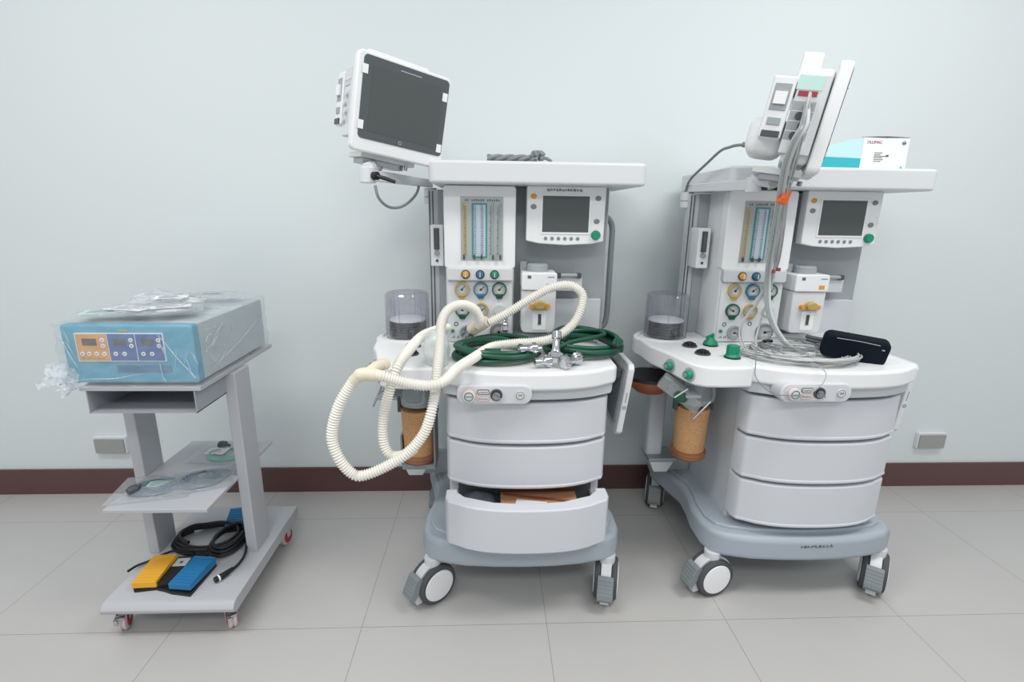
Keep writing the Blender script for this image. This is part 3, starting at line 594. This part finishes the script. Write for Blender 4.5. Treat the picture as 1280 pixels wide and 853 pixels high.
t = thing('gas_hose', (.32, 1.66, .853), 'dark green gas hose coiled on the right half of the left worktop', 'gas hose', 'green gas hoses')
c2 = coil(.318, 1.655, .853, .13, .135, 6.6, R(-25), 9, .008, .009)
MB().tube(spline(c2, 4), .0075, 10).build('hose', 'hosegreen', t)
MB().tube(spline([(.20, 1.52, .89), (.26, 1.56, .905), (.34, 1.60, .91), (.40, 1.70, .90), (.36, 1.78, .90), (.27, 1.76, .91), (.22, 1.68, .905), (.25, 1.6, .90)], 8), .0075, 10).build('hose', 'hosegreen', t)
fitting(t, (.20, 1.475, .875), R(80), .085, .020, R(-70)); fitting(t, (.215, 1.435, .873), R(40), .075, .021); fitting(t, (.185, 1.46, .873), R(200), .055, .016); fitting(t, (.265, 1.475, .873), R(75), .06, .019)
m = MB(); m.tube(spline([(.36, 1.60, .905), (.38, 1.57, .90), (.405, 1.53, .895)], 5), .006, 8); m.build('hose_tie', 'black', t)
t = thing('braided_cable', (.08, 1.72, 1.466), 'grey braided cable lying knotted on the top shelf of the left machine', 'cable')
m = MB()
for k in range(3):
    pts = [(-.01 + i * .016, 1.74 + .012 * math.sin(i * .9 + k * 2.1), 1.480 + .006 * math.sin(i * .9 + k * 2.1 + 1.5)) for i in range(11)]; m.tube(spline(pts, 5), .0065, 8)
m.build('strand', 'cablegrey', t)
m = MB()
for k in range(7):
    a = k * .9; m.tube(spline([(.15 + .02 * math.cos(a), 1.74 + .02 * math.sin(a), 1.475), (.15 + .012 * math.cos(a + 1), 1.74 + .012 * math.sin(a + 1), 1.50), (.15 + .025 * math.cos(a + 2), 1.74 + .025 * math.sin(a + 2), 1.478 + .003 * k)], 5), .0055, 7)
m.tube(spline([(.155, 1.74, 1.48), (.18, 1.745, 1.482), (.20, 1.75, 1.473)], 5), .0055, 7); m.build('knot', 'cablegrey', t)

# ------------------------------------------------------------------ drawer contents
t = thing('cardboard_box', (.11, 1.50, .31), 'brown cardboard box lying in the open drawer of the left machine', 'box')
m = MB(); m.bx(.035, .285, 1.405, 1.60, .304, .402); m.m = 1; m.bx(.035, .285, 1.50, 1.52, .4022, .4035); m.build('carton', ['carton', 'cartondark'], t, bev=.002)
m = MB(); T = rotT((.16, 1.46, .4045), R(-12)); m.box((0, 0, 0), (.235, .009, .003), T); m.m = 1; m.box((-.02, -.035, 0), (.10, .03, .001), T); m.build('tape', ['cartondark', 'paper'], t)
t = thing('folded_bag', (-.07, 1.50, .303), 'crumpled dark grey plastic packet in the open drawer, left of the cardboard box', 'plastic packet')
blob(MB(), (-.035, 1.48, .355), .06, (1.0, 1.3, .85), 25, .35, flat=.304).build('packet', 'bagdark', t, ang=60)
MB().add([(-.075, 1.42, .385), (-.05, 1.425, .398), (-.06, 1.47, .402), (-.085, 1.47, .392)], [(0, 1, 2, 3)]).build('packet_label', 'paper', t, fix=False)

# ------------------------------------------------------------------ things on the right machine
t = thing('sensor_cables', (1.02, 1.58, .852), 'tangle of pale sensor cables hanging from the right monitor onto the right worktop', 'cables')
def bundle(name, P, r, mat, parent, k=1, sp=.006, seed=0):
    rd = random.Random(seed); m = MB()
    for j in range(k):
        o = Vector((rd.uniform(-sp, sp), rd.uniform(-sp, sp), 0)); m.tube(spline([Vector(p) + o * (1 if i else .4) for i, p in enumerate(P)], 8), r, 8)
    return m.build(name, mat, parent)
BC = [(0.80, 1.35, 1.585), (0.785, 1.325, 1.53), (0.772, 1.335, 1.49), (0.784, 1.38, 1.433), (0.821, 1.45, 1.364), (0.891, 1.58, 1.236), (0.937, 1.66, 1.099), (0.951, 1.64, 0.979), (1.004, 1.6, 0.886), (1.07, 1.56, .866)]
BC2 = [(0.80, 1.345, 1.61), (0.79, 1.33, 1.572), (0.79, 1.335, 1.515), (0.806, 1.38, 1.434), (0.84, 1.45, 1.365), (0.918, 1.58, 1.211), (0.955, 1.66, 1.129), (0.921, 1.68, 1.017), (0.865, 1.66, 0.937), (0.86, 1.60, 0.872), (.93, 1.55, .862)]
BC3 = [(0.79, 1.34, 1.54), (0.785, 1.35, 1.47), (0.825, 1.42, 1.40), (0.87, 1.50, 1.30), (.93, 1.62, 1.17), (.955, 1.67, 1.05), (.93, 1.66, .95), (.90, 1.6, .875), (.97, 1.52, .865)]
bundle('sensor_cable', BC, .0055, 'cablepale', t, 2, .006, 1); bundle('sensor_cable', BC2, .0028, 'cable', t, 2, .008, 2); bundle('sensor_cable', BC3, .003, 'cable', t, 2, .010, 5)
bundle('clear_tube', [(p[0] - .012, p[1] - .01, p[2]) for p in BC[:8]] + [(.985, 1.6, .90), (1.03, 1.5, .868)], .005, 'clearcover', t)
for i, (cx, cy, rx, ry, n, mt, r) in enumerate(((1.02, 1.58, .15, .11, 5, 'cable', .0026), (.96, 1.60, .11, .08, 4, 'cablepale', .0026), (1.07, 1.55, .12, .10, 4, 'cable', .003), (1.03, 1.64, .09, .07, 5, 'cablegrey', .0022), (1.06, 1.57, .16, .13, 2, 'cablepale', .0035))):
    rd = random.Random(i + 40); pts = []
    for k in range(n * 14):
        a = 2 * math.pi * k / 14 + i; s = 1 + .12 * math.sin(k * .37 + i) + rd.uniform(-.04, .04)
        pts.append((cx + rx * s * math.cos(a), cy + ry * s * math.sin(a), .856 + .004 * i + .0035 * (k // 14) + .003 * (1 + math.sin(k * .8))))
    MB().tube(spline(pts, 4), r, 6).build('coiled_cable', mt, t)
m = MB(); m.tube(spline([(0.90, 1.60, .88), (0.87, 1.55, 0.89), (0.80, 1.42, 0.87), (0.781, 1.375, 0.848), (0.807, 1.362, 0.817), (0.852, 1.368, 0.796), (0.90, 1.378, 0.790), (.945, 1.372, .788)], 8), .0016, 6); m.build('sensor_lead', 'cablegrey', t)
m = MB(); m.tube(spline([(0.994, 1.50, 0.870), (0.998, 1.42, 0.868), (0.996, 1.383, 0.858), (0.985, 1.37, 0.835), (0.965, 1.372, 0.809), (.955, 1.375, .797)], 8), .0016, 6); m.build('sensor_lead', 'cable', t)
m = MB(); m.box((0, 0, 0), (.026, .020, .038), rotT((.828, 1.447, 1.362), R(20), 0, R(20))); m.cyl((.818, 1.43, 1.362), (.818, 1.427, 1.362), .008, seg=12); m.build('cable_tag', 'orange', t, bev=.007, seg=3)
m = MB(); m.box((0, 0, 0), (.012, .012, .012), rotT((.940, 1.645, 1.13), 0)); m.m = 1; m.box((0, 0, 0), (.012, .012, .012), rotT((.965, 1.655, 1.135), 0)); m.build('cable_marker', ['red', 'brownrim'], t, bev=.003)
t = thing('zip_pouch', (1.22, 1.56, .853), 'black zipped pouch lying on the cables of the right worktop', 'pouch')
T = rotT((1.185, 1.535, .896), R(-28), R(14), R(6)); m = MB(T); m.prism(rrect(-.093, .093, -.044, .044, .022, 6), -.022, .022, 'y'); m.build('pouch_body', 'navy', t, bev=.012, seg=4)
m = MB(T); m.tube(spline([(-.06, -.0235, .034), (0, -.0235, .036), (.06, -.0235, .034)], 6), .0012, 6); m.box((.072, -.024, .02), (.008, .003, .003)); m.build('zipper', 'grey', t)
m = MB(); m.tube(spline([(1.10, 1.66, .905), (1.12, 1.65, .90), (1.16, 1.63, .895)], 6), .007, 8); m.tube(spline([(1.10, 1.655, .895), (1.12, 1.64, .89), (1.16, 1.62, .885)], 6), .006, 8); m.build('wrist_strap', 'darkgrey', t)
# small black connector among the cables
tag((frame(Matrix.Identity(4), (.955, 1.64, .853)), MB().box((0, 0, 0), (.035, .012, .010), rotT((.958, 1.645, .889), R(10))).build('cable_plug', 'black', None, bev=.003))[1], 'small black cable plug lying in the pale cable tangle', 'plug')
# carton on the shelf
t = thing('supply_carton', (1.30, 1.85, 1.466), 'white and teal printed supply carton on the top shelf of the right machine', 'carton')
bx0, bx1, by0, by1, bz0, bz1 = 1.285, 1.450, 1.80, 1.90, 1.467, 1.577
m = MB(); m.bx(bx0, bx1, by0, by1, bz0, bz1); m.m = 1; m.bx(bx0 - .0005, bx1, by0 - .0006, by1, bz0, bz0 + .010)
ct = m.build('carton_body', ['paper', 'tealpale'], t, bev=.0015)
m = MB(); vs = [(bx0, by0 + .002, bz0), (bx0, by0 + .002, bz1 - .002), (1.172, 1.86, bz0), (1.172, 1.86, 1.545), (1.176, 1.90, bz0), (1.176, 1.90, 1.545), (bx0, by1, bz0), (bx0, by1, bz1 - .002)]
m.add(vs, [(0, 2, 3, 1), (2, 4, 5, 3), (1, 3, 5, 7), (0, 6, 4, 2), (6, 7, 5, 4)])
m.m = 1; m.add([(bx0, by0 + .0006, bz0 + .001), (1.1715, 1.8585, bz0 + .001), (1.1715, 1.8585, bz0 + .050), (bx0, by0 + .0006, bz0 + .040)], [(0, 1, 2, 3)])
m.build('carton_end', ['tealpale', 'teal'], t, fix=False)
m = MB(); yb = by0 - .0004
m.text('DLLIMAC', upT(bx0 + .040, yb, bz1 - .017), .013); m.m = 1
for k, (wd, z) in enumerate(((.028, .058), (.022, .052), (.044, .047), (.03, .042), (.034, .036), (.026, .030))): m.bx(bx0 + .045, bx0 + .045 + wd, yb - .0004, yb + .0002, bz0 + z, bz0 + z + .002)
m.bx(bx0 + .088, bx0 + .097, yb - .0004, yb + .0002, bz0 + .046, bz0 + .053); m.ring((bx1 - .020, yb, bz1 - .018), (0, 1, 0), .006, .0007, 16); m.bx(bx1 - .027, bx1 - .013, yb - .0004, yb, bz1 - .021, bz1 - .016)
m.m = 2; m.bx(bx1 - .020, bx1 - .012, yb - .0004, yb, bz0 + .004, bz0 + .016); m.build('carton_print', ['red', 'print', 'tealink'], t)
m = MB(); m.add([(bx0, by0 - .001, bz1 + .0005), (bx0 + .08, by0 - .002, bz1 + .003), (bx1, by0 - .001, bz1 + .0005), (bx1, by0 + .02, bz1 + .0015), (bx0, by0 + .02, bz1 + .0015), (bx0 + .08, by0 - .002, bz1 - .001)], [(0, 1, 4), (1, 2, 3, 4), (0, 5, 1), (5, 2, 1)]); m.build('carton_flap', 'darkgrey', t, fix=False)
frame(Matrix.Identity(4), (1.15, 1.85, 1.466))
tag(MB().tube(spline([(1.06, 1.90, 1.473), (1.12, 1.86, 1.485), (1.145, 1.86, 1.483), (1.168, 1.865, 1.471)], 6), .004, 8).build('shelf_cable', 'cablegrey'), 'short grey cable end on the right shelf, left of the printed carton', 'cable')

# ------------------------------------------------------------------ the cart
t = thing('equipment_cart', (-1.0, 1.58, 0), 'light grey two-post equipment cart on small red casters at the left', 'cart')
# base with rolled front edge: profile in (y,z)
prof = [(1.345, .088), (1.328, .100), (1.326, .112), (1.336, .125), (1.352, .131), (1.86, .131), (1.865, .126), (1.865, .088)]
MB().prism(prof, -1.188, -.788, 'x').build('base', 'cart', t, bev=.004)
for x0, x1 in ((-1.193, -1.157), (-.857, -.821)):
    m = MB(); m.bx(x0, x1, 1.572, 1.672, .13, .795); m.build('post', 'cart', t, bev=.004)
MB().bx(-1.157, -.851, 1.375, 1.845, .418, .430).build('shelf', 'cart', t, bev=.002)
MB().bx(-1.175, -.835, 1.405, 1.895, .795, .809).build('top_plate', 'cart', t, bev=.003)
m = MB(); z0, z1 = .728, .795; m.bx(-1.157, -.853, 1.405, 1.60, z0, z0 + .003); m.bx(-1.157, -1.154, 1.405, 1.60, z0, z1); m.bx(-.856, -.853, 1.405, 1.60, z0, z1); m.bx(-1.157, -.853, 1.597, 1.60, z0, z1)
m.build('drawer_box', 'cartin', t)
for x, y, a in ((-1.165, 1.385, 20), (-.832, 1.385, 35), (-1.165, 1.80, 0), (-.822, 1.80, -10)):
    T = rotT((x, y, 0), R(a)); m = MB(T); m.bx(-.018, .018, -.020, .020, .070, .074); m.bx(-.018, -.0155, -.012, .012, .035, .072); m.bx(.0155, .018, -.012, .012, .035, .072); m.cyl((0, 0, .072), (0, 0, .089), .010); m.bx(-.014, .012, -.042, -.016, .062, .067); m.bx(-.014, -.004, -.050, -.038, .050, .066)
    cs = m.build('caster', 'chrome', t, bev=.001)
    m = MB(T); m.lathe((-.0135, 0, .036), (1, 0, 0), [(0, .029), (.004, .036), (.010, .036), (.013, .032), (.014, .032), (.017, .036), (.023, .036), (.027, .029)], 28); m.m = 1
    for s in (-1, 1): m.lathe((s * .0136, 0, .036), (s, 0, 0), [(0, .026), (.0008, .024), (.0008, 0)], 24)
    m.m = 1; m.ring((.0135, 0, .036), (1, 0, 0), .024, .002, 24)
    m.build('wheel', ['wheelpale', 'wheelred'], cs, ang=50)
# electrosurgical unit
t = thing('electrosurgical_unit', (-1.0, 1.62, .81), 'blue-fronted electrosurgical unit wrapped in clear plastic on top of the cart', 'medical unit')
ux0, ux1, uy0, uy1, uz0, uz1 = -1.198, -.838, 1.445, 1.855, .820, .988
MB().bx(ux0 + .004, ux1 - .002, uy0, uy1, uz0, uz1).build('casing', 'unitside', t, bev=.004)
fs = MB().prism(rrect(ux0, ux1, uz0 - .002, uz1 + .002, .010), uy0 - .035, uy0 + .002, 'y').build('front_fascia', 'unitblue', t, bev=.008, seg=3)
m = MB()
for x in (ux0 + .04, ux1 - .04):
    for y in (uy0 + .03, uy1 - .04): m.cyl((x, y, .809), (x, y, .822), .014)
m.build('foot', 'black', t)
yf = uy0 - .035
# control panel
px0, px1, pz0, pz1 = -1.158, -.918, .884, .967
m = MB(); m.prism(rrect(px0, px1, pz0, pz1, .003), yf - .003, yf + .001, 'y'); cp = m.build('control_panel', 'paper', fs)
secs = ((px0 + .003, px0 + .086, 'panelorange'), (px0 + .089, px0 + .162, 'panelblue'), (px0 + .165, px1 - .003, 'panelblue'))
for i, (a, b, mt) in enumerate(secs):
    m = MB(); m.bx(a, b, yf - .0042, yf - .0025, pz0 + .003, pz1 - .003); m.m = 1; wx = b - a
    m.bx(a + wx * .20, a + wx * .66, yf - .0050, yf - .004, pz1 - .036, pz1 - .016); m.m = 2
    bs = [(.86, .24), (.86, .44)] + ([(.14, .72), (.36, .72), (.6, .72), (.86, .72)] if i == 0 else [(.22, .72), (.55, .72)])
    for u, v in bs: m.lathe((a + wx * u, yf - .004, pz1 - (pz1 - pz0) * v), (0, -1, 0), [(0, .0062), (.0015, .006), (.0015, 0)], 16)
    m.m = 3
    for u, v in bs: m.box((a + wx * u, yf - .0058, pz1 - (pz1 - pz0) * v), (.004, .0006, .003))
    for k in range(5): m.bx(a + wx * (.12 + .16 * k), a + wx * (.20 + .16 * k), yf - .0047, yf - .004, pz0 + .009, pz0 + .0105)
    m.build('control_section', [mt, 'lcd', 'paper', 'print'], cp)
m = MB(); m.bx(px0 + .12, px0 + .145, yf - .001, yf + .001, pz1 + .004, pz1 + .009); m.m = 1; m.bx(px0 + .10, px0 + .25, yf - .0015, yf + .001, pz0 - .032, pz0 - .012); m.build('front_marking', ['yellow', 'blue'], fs)
# wrap: crinkled clear shell
def crinkle(m, amp, f):
    out = []
    for v in m.v:
        n = noise.noise_vector(v * f); out.append(v + n * amp)
    m.v = out; return m
def gridbox(m, x0, x1, y0, y1, z0, z1, n=16, bottom=False):
    def g(o, u, v):
        vs = []; fs = []
        for i in range(n + 1):
            for j in range(n + 1): vs.append(Vector(o) + Vector(u) * i / n + Vector(v) * j / n)
        for i in range(n):
            for j in range(n): a = i * (n + 1) + j; fs.append((a, a + n + 1, a + n + 2, a + 1))
        m.add(vs, fs)
    X = (x1 - x0, 0, 0); Y = (0, y1 - y0, 0); Z = (0, 0, z1 - z0)
    g((x0, y0, z0), X, Z); g((x0, y1, z0), X, Z); g((x0, y0, z0), Y, Z); g((x1, y0, z0), Y, Z); g((x0, y0, z1), X, Y); return m
m = gridbox(MB(), ux0 - .007, ux1 + .008, uy0 - .046, uy1 + .008, .812, uz1 + .008, 26); m.v = [v + Vector((noise.noise(v * 30), noise.noise(v * 30 + Vector((9, 0, 0))), noise.noise(v * 28 + Vector((0, 7, 0))))) * .008 for v in m.v]
m.v = [Vector((v.x, v.y, max(v.z, .8105))) for v in m.v]
m.build('plastic_wrap', 'wrap', t, ang=180, fix=False)
rd = random.Random(5); m = MB()                       # bunched tail of the wrap at the lower left
for k in range(9):
    a = Vector((-1.185 + rd.uniform(-.01, .03), 1.39 + rd.uniform(0, .05), .83 + rd.uniform(-.012, .03)))
    vs = []; n = 7; w_ = rd.uniform(.02, .045); d = Vector((rd.uniform(-.07, -.03), rd.uniform(-.03, .0), rd.uniform(-.025, .015)))
    for i in range(n + 1):
        for j in range(4): vs.append(a + d * (i / n) + Vector((0, w_ * (j / 3 - .5) * .5, w_ * (j / 3 - .5))) + Vector((rd.uniform(-1, 1), rd.uniform(-1, 1), rd.uniform(-1, 1))) * .006)
    m.add(vs, [(i * 4 + j, i * 4 + j + 1, i * 4 + j + 5, i * 4 + j + 4) for i in range(n) for j in range(3)])
m.build('wrap_tail', 'crumple', t, ang=180, fix=False)
m = MB()                                               # taut folds of the film
for a, b in (((ux1 + .013, uy0 - .03, .97), (ux1 + .013, 1.50, .83)), ((ux1 + .013, 1.42, .83), (ux1 + .013, 1.80, .93)), ((-.93, yf - .018, .975), (ux1 + .006, yf - .018, .835)), ((ux1 + .012, 1.44, .90), (ux1 + .013, 1.50, .93)), ((-1.19, yf - .018, .97), (-1.15, yf - .018, .86)), ((-1.17, yf - .019, .83), (-.98, yf - .019, .85))):
    a = Vector(a); b = Vector(b); m.tube([a.lerp(b, i / 8) + Vector((0, 0, .003 * math.sin(i))) for i in range(9)], [.0003 + .0012 * math.sin(math.pi * i / 8) for i in range(9)], 6)
rd = random.Random(21)
for k in range(26):
    if k < 16: a = Vector((rd.uniform(-.93, -.835) if k < 11 else rd.uniform(-1.2, -1.17), yf - .016, rd.uniform(.83, .98))); d = Vector((rd.uniform(-.02, .02), 0, rd.uniform(-.06, -.02)))
    else: a = Vector((ux1 + .011, rd.uniform(1.43, 1.55), rd.uniform(.84, .97))); d = Vector((0, rd.uniform(.0, .08), rd.uniform(-.03, .04)))
    m.tube([a + d * (i / 5) + Vector((0, 0, rd.uniform(-.002, .002))) for i in range(6)], [.0002, .0009, .0012, .0012, .0008, .0002], 5)
m.build('wrap_fold', 'crumple', t)

# packets on the unit
def packet(name, c, sx, sy, rz, h, film_m, label, cat, group, inner=None, paper=None, seed=1, rx=0, z0=None, wires=None, printed=None):
    t = thing(name, (c[0], c[1], c[2]), label, cat, group); T = rotT(c, rz, rx)
    m = MB(); n = 14; rd = random.Random(seed); off = Vector((seed * 3.1, 0, 0))
    for side in (1, -1):
        vs = []
        for i in range(n + 1):
            for j in range(n + 1):
                u, v = i / n, j / n; k = (math.sin(math.pi * u) * math.sin(math.pi * v)) ** .45
                z = (h * k * (1 + .6 * noise.noise(Vector((u * 5, v * 5, seed * 1.7)))) if side > 0 else .0005) + .0006
                z += .003 * (1 + noise.noise(Vector((u * 9, v * 9, seed)))) * (1 if side > 0 else .12)
                vs.append((sx * (u - .5), sy * (v - .5), z))
        m.add(vs, [(i * (n + 1) + j, (i + 1) * (n + 1) + j, (i + 1) * (n + 1) + j + 1, i * (n + 1) + j + 1) for i in range(n) for j in range(n)], T)
    m.build('film_bag', film_m, t, ang=180, fix=False)
    if inner:
        q = MB(T)
        for k in range(inner[1]):
            a0 = seed + k; pts = [(inner[2] * (1 - .07 * k) * math.cos(a) * (1 + .10 * math.sin(3 * a + k)) + inner[4], inner[3] * (1 - .06 * k) * math.sin(a) + inner[5], .004 + .0016 * k + .001 * math.sin(a * 3 + k)) for a in [2 * math.pi * i / 20 + a0 for i in range(20)]]
            q.tube(spline(pts, 3, True), .0017, 6, True)
        q.build('coiled_lead', inner[0], t)
    if paper:
        q = MB(T)
        x, y, a, b, mt = paper; q.bx(x - a / 2, x + a / 2, y - b / 2, y + b / 2, h * .75, h * .75 + .001); q.m = 1
        for k in range(5): q.bx(x - a * .38, x + a * (.1 + .06 * ((k * 3) % 4)), y - b * .32 + k * b * .15, y - b * .28 + k * b * .15, h * .75 + .001, h * .75 + .0014)
        q.build('paper_insert', [mt, 'print'], t)
    return t, T
zt = uz1 + .020
packet('accessory_packet', (-1.105, 1.475, zt), .16, .10, R(20), .010, 'bagfilm', 'flat clear packet with pale mint insert, front-left on top of the wrapped unit', 'packet', 'packets on the unit', None, (0, 0, .12, .07, 'mint'), 2)
packet('accessory_packet', (-1.045, 1.485, zt + .006), .15, .11, R(-12), .012, 'bagfilm', 'flat clear packet with a blue-white card, front middle on top of the wrapped unit', 'packet', 'packets on the unit', ('cablepale', 5, .05, .035, 0, 0), (0, 0, .12, .07, 'paper'), 3)
packet('accessory_packet', (-.945, 1.51, zt + .004), .16, .12, R(28), .018, 'bagfilm', 'bulging clear packet of pale leads, front-right on top of the wrapped unit', 'packet', 'packets on the unit', ('cablepale', 8, .06, .04, 0, 0), (.0, -.01, .10, .05, 'paper'), 4)
packet('accessory_packet', (-1.075, 1.66, zt + .004), .15, .11, R(8), .030, 'crumple', 'crumpled white packet behind the others, back-left on top of the wrapped unit', 'packet', 'packets on the unit', None, (0, 0, .11, .07, 'paper'), 6)
t, T = packet('cable_packet', (-.985, 1.62, zt + .008), .14, .10, R(24), .026, 'bagfilm', 'packet with a coiled ivory lead and printed white card, right of the crumpled packet', 'packet', 'packets on the unit', ('offwhite', 9, .035, .035, .035, 0), (-.02, -.005, .09, .06, 'paper'), 8)
packet('accessory_packet', (-.955, 1.78, zt + .004), .18, .10, R(10), .008, 'bagfilm', 'flat clear packet at the far back of the wrapped unit', 'packet', 'packets on the unit', None, (0, 0, .12, .03, 'cabgrey'), 9)
# packets on the middle shelf
zs = .431
packet('lead_packet', (-1.075, 1.50, zs), .23, .17, R(12), .012, 'bagfilm', 'clear packet with grey coiled lead, plug and mint card, front-left on the middle shelf', 'packet', 'packets on the shelf', ('lead', 9, .085, .055, 0, 0), (.01, .01, .075, .05, 'mint'), 11)
packet('lead_packet', (-.955, 1.545, zs + .002), .19, .16, R(20), .014, 'bagfilm', 'clear packet with coiled blue-grey lead and white card, right on the middle shelf', 'packet', 'packets on the shelf', ('lead', 12, .08, .06, 0, 0), (.0, .0, .06, .05, 'paper'), 12)
packet('lead_packet', (-.985, 1.735, zs), .19, .16, R(-5), .012, 'bagfilm', 'clear packet with green lead and white card, at the back of the middle shelf', 'packet', 'packets on the shelf', ('tealink', 5, .07, .05, .02, -.01), (-.02, .0, .07, .05, 'paper'), 13)
for x, y, z, rz, lab in ((-1.115, 1.475, .446, 60, 'dark grey round connector in the front-left shelf packet'), (-.99, 1.775, .446, -10, 'dark grey connector in the back shelf packet')):
    frame(Matrix.Identity(4), (x, y, z)); T = rotT((x, y, z), R(rz))
    m = MB(T); m.lathe((-.03, 0, 0), (1, 0, 0), [(0, .010), (.008, .0145), (.026, .0145), (.034, .007), (.045, .004)], 18); tag(m.build('lead_connector', 'darkgrey', None, ang=40), lab, 'connector')
# foot pedals
def pedal(loc, rz, label, full):
    t = thing('foot_switch', loc, label, 'foot switch'); T = rotT(loc, rz)
    if full:
        m = MB(T); m.prism([(-.096, -.062), (-.09, -.068), (-.03, -.062), (0, -.072), (.03, -.085), (.092, -.100), (.108, .04), (.08, .06), (-.08, .068), (-.10, .05)], 0, .010); m.m = 1; m.bx(-.02, .022, .015, .055, .0262, .0268); m.m = 0
        m.bx(-.024, .026, -.06, .066, .009, .026); m.m = 2; m.bx(-.004, .006, .028, .04, .0268, .0272); m.build('pedal_plate', ['black', 'cabgrey', 'print'], t, bev=.003)
        for cx, mt, a in ((-.060, 'pedalyellow', 0), (.065, 'pedalblue', R(-10))):
            TT = T @ rotT((cx, -.004 if a == 0 else -.022, .0), a); m = MB(TT); m.prism([(-.062, .014), (-.062, .034), (.062, .042), (.062, .014)], -.036, .036, 'x')
            for k in range(9): m.bx(-.034, .034, -.055 + k * .013, -.052 + k * .013, .0345 + k * .0008, .0362 + k * .0008)
            m.build('pedal', mt, t, bev=.003)
    else:
        m = MB(T); m.bx(-.055, .055, -.05, .05, 0, .010); m.build('pedal_plate', 'black', t, bev=.002)
        m = MB(T); m.prism([(-.045, .010), (-.045, .026), (.045, .045), (.045, .010)], -.045, .045, 'x')
        for k in range(7): m.bx(-.044, .044, -.04 + k * .012, -.037 + k * .012, .0275 + k * .0025, .029 + k * .0025)
        m.build('pedal', 'pedalblue', t, bev=.003)
    return t, T
t1, T1 = pedal((-1.03, 1.455, .1315), R(3), 'twin foot switch with a yellow and a blue pedal on the cart base', True)
t2, _ = pedal((-.955, 1.74, .1315), R(12), 'small blue foot switch behind the cable coil, by the right post', False)
t = thing('pedal_cable', (-.97, 1.62, .131), 'thick black foot switch cable coiled on the cart base', 'cable')
P = []
for k in range(3 * 16 + 6):
    a = 2 * math.pi * k / 16 + 2.4; n = k // 16; P.append((-1.02 + (.118 - .008 * n) * math.cos(a), 1.635 + (.085 - .006 * n) * math.sin(a), .139 + .011 * n + .003 * math.sin(a * 2)))
P = [Vector((max(-1.145, min(-.868, p[0])), p[1], p[2])) for p in P]
MB().tube(spline(P, 3), .0058, 10).build('coil', 'black', t)
P = []
for k in range(3 * 16):
    a = 2 * math.pi * k / 16 + .6; n = k // 16; P.append((-.935 + (.055 - .006 * n) * math.cos(a), 1.615 + (.088 - .008 * n) * math.sin(a), .152 + .010 * n + .003 * math.sin(a * 2)))
MB().tube(spline(P, 3), .0058, 10).build('coil', 'black', t)
m = MB(); m.tube(spline([(-1.02, 1.54, .15), (-1.08, 1.555, .155), (-1.12, 1.545, .150), (-1.155, 1.52, .142), (-1.185, 1.50, .139), (-1.20, 1.475, .136)], 8), .0042, 8); m.tube(spline([(-.875, 1.62, .16), (-.848, 1.545, .150), (-.848, 1.50, .143), (-.862, 1.46, .140)], 8), .0045, 8); m.build('cable_tail', 'black', t)
m = MB(); m.tube([(-.858, 1.475, .143), (-.866, 1.452, .143), (-.875, 1.435, .143), (-.888, 1.418, .143)], [.005, .009, .010, .009], 14); m.m = 1; m.tube([(-.8785, 1.430, .143), (-.8815, 1.426, .143)], .0108, 14); m.build('cable_plug', ['black', 'bright'], t)
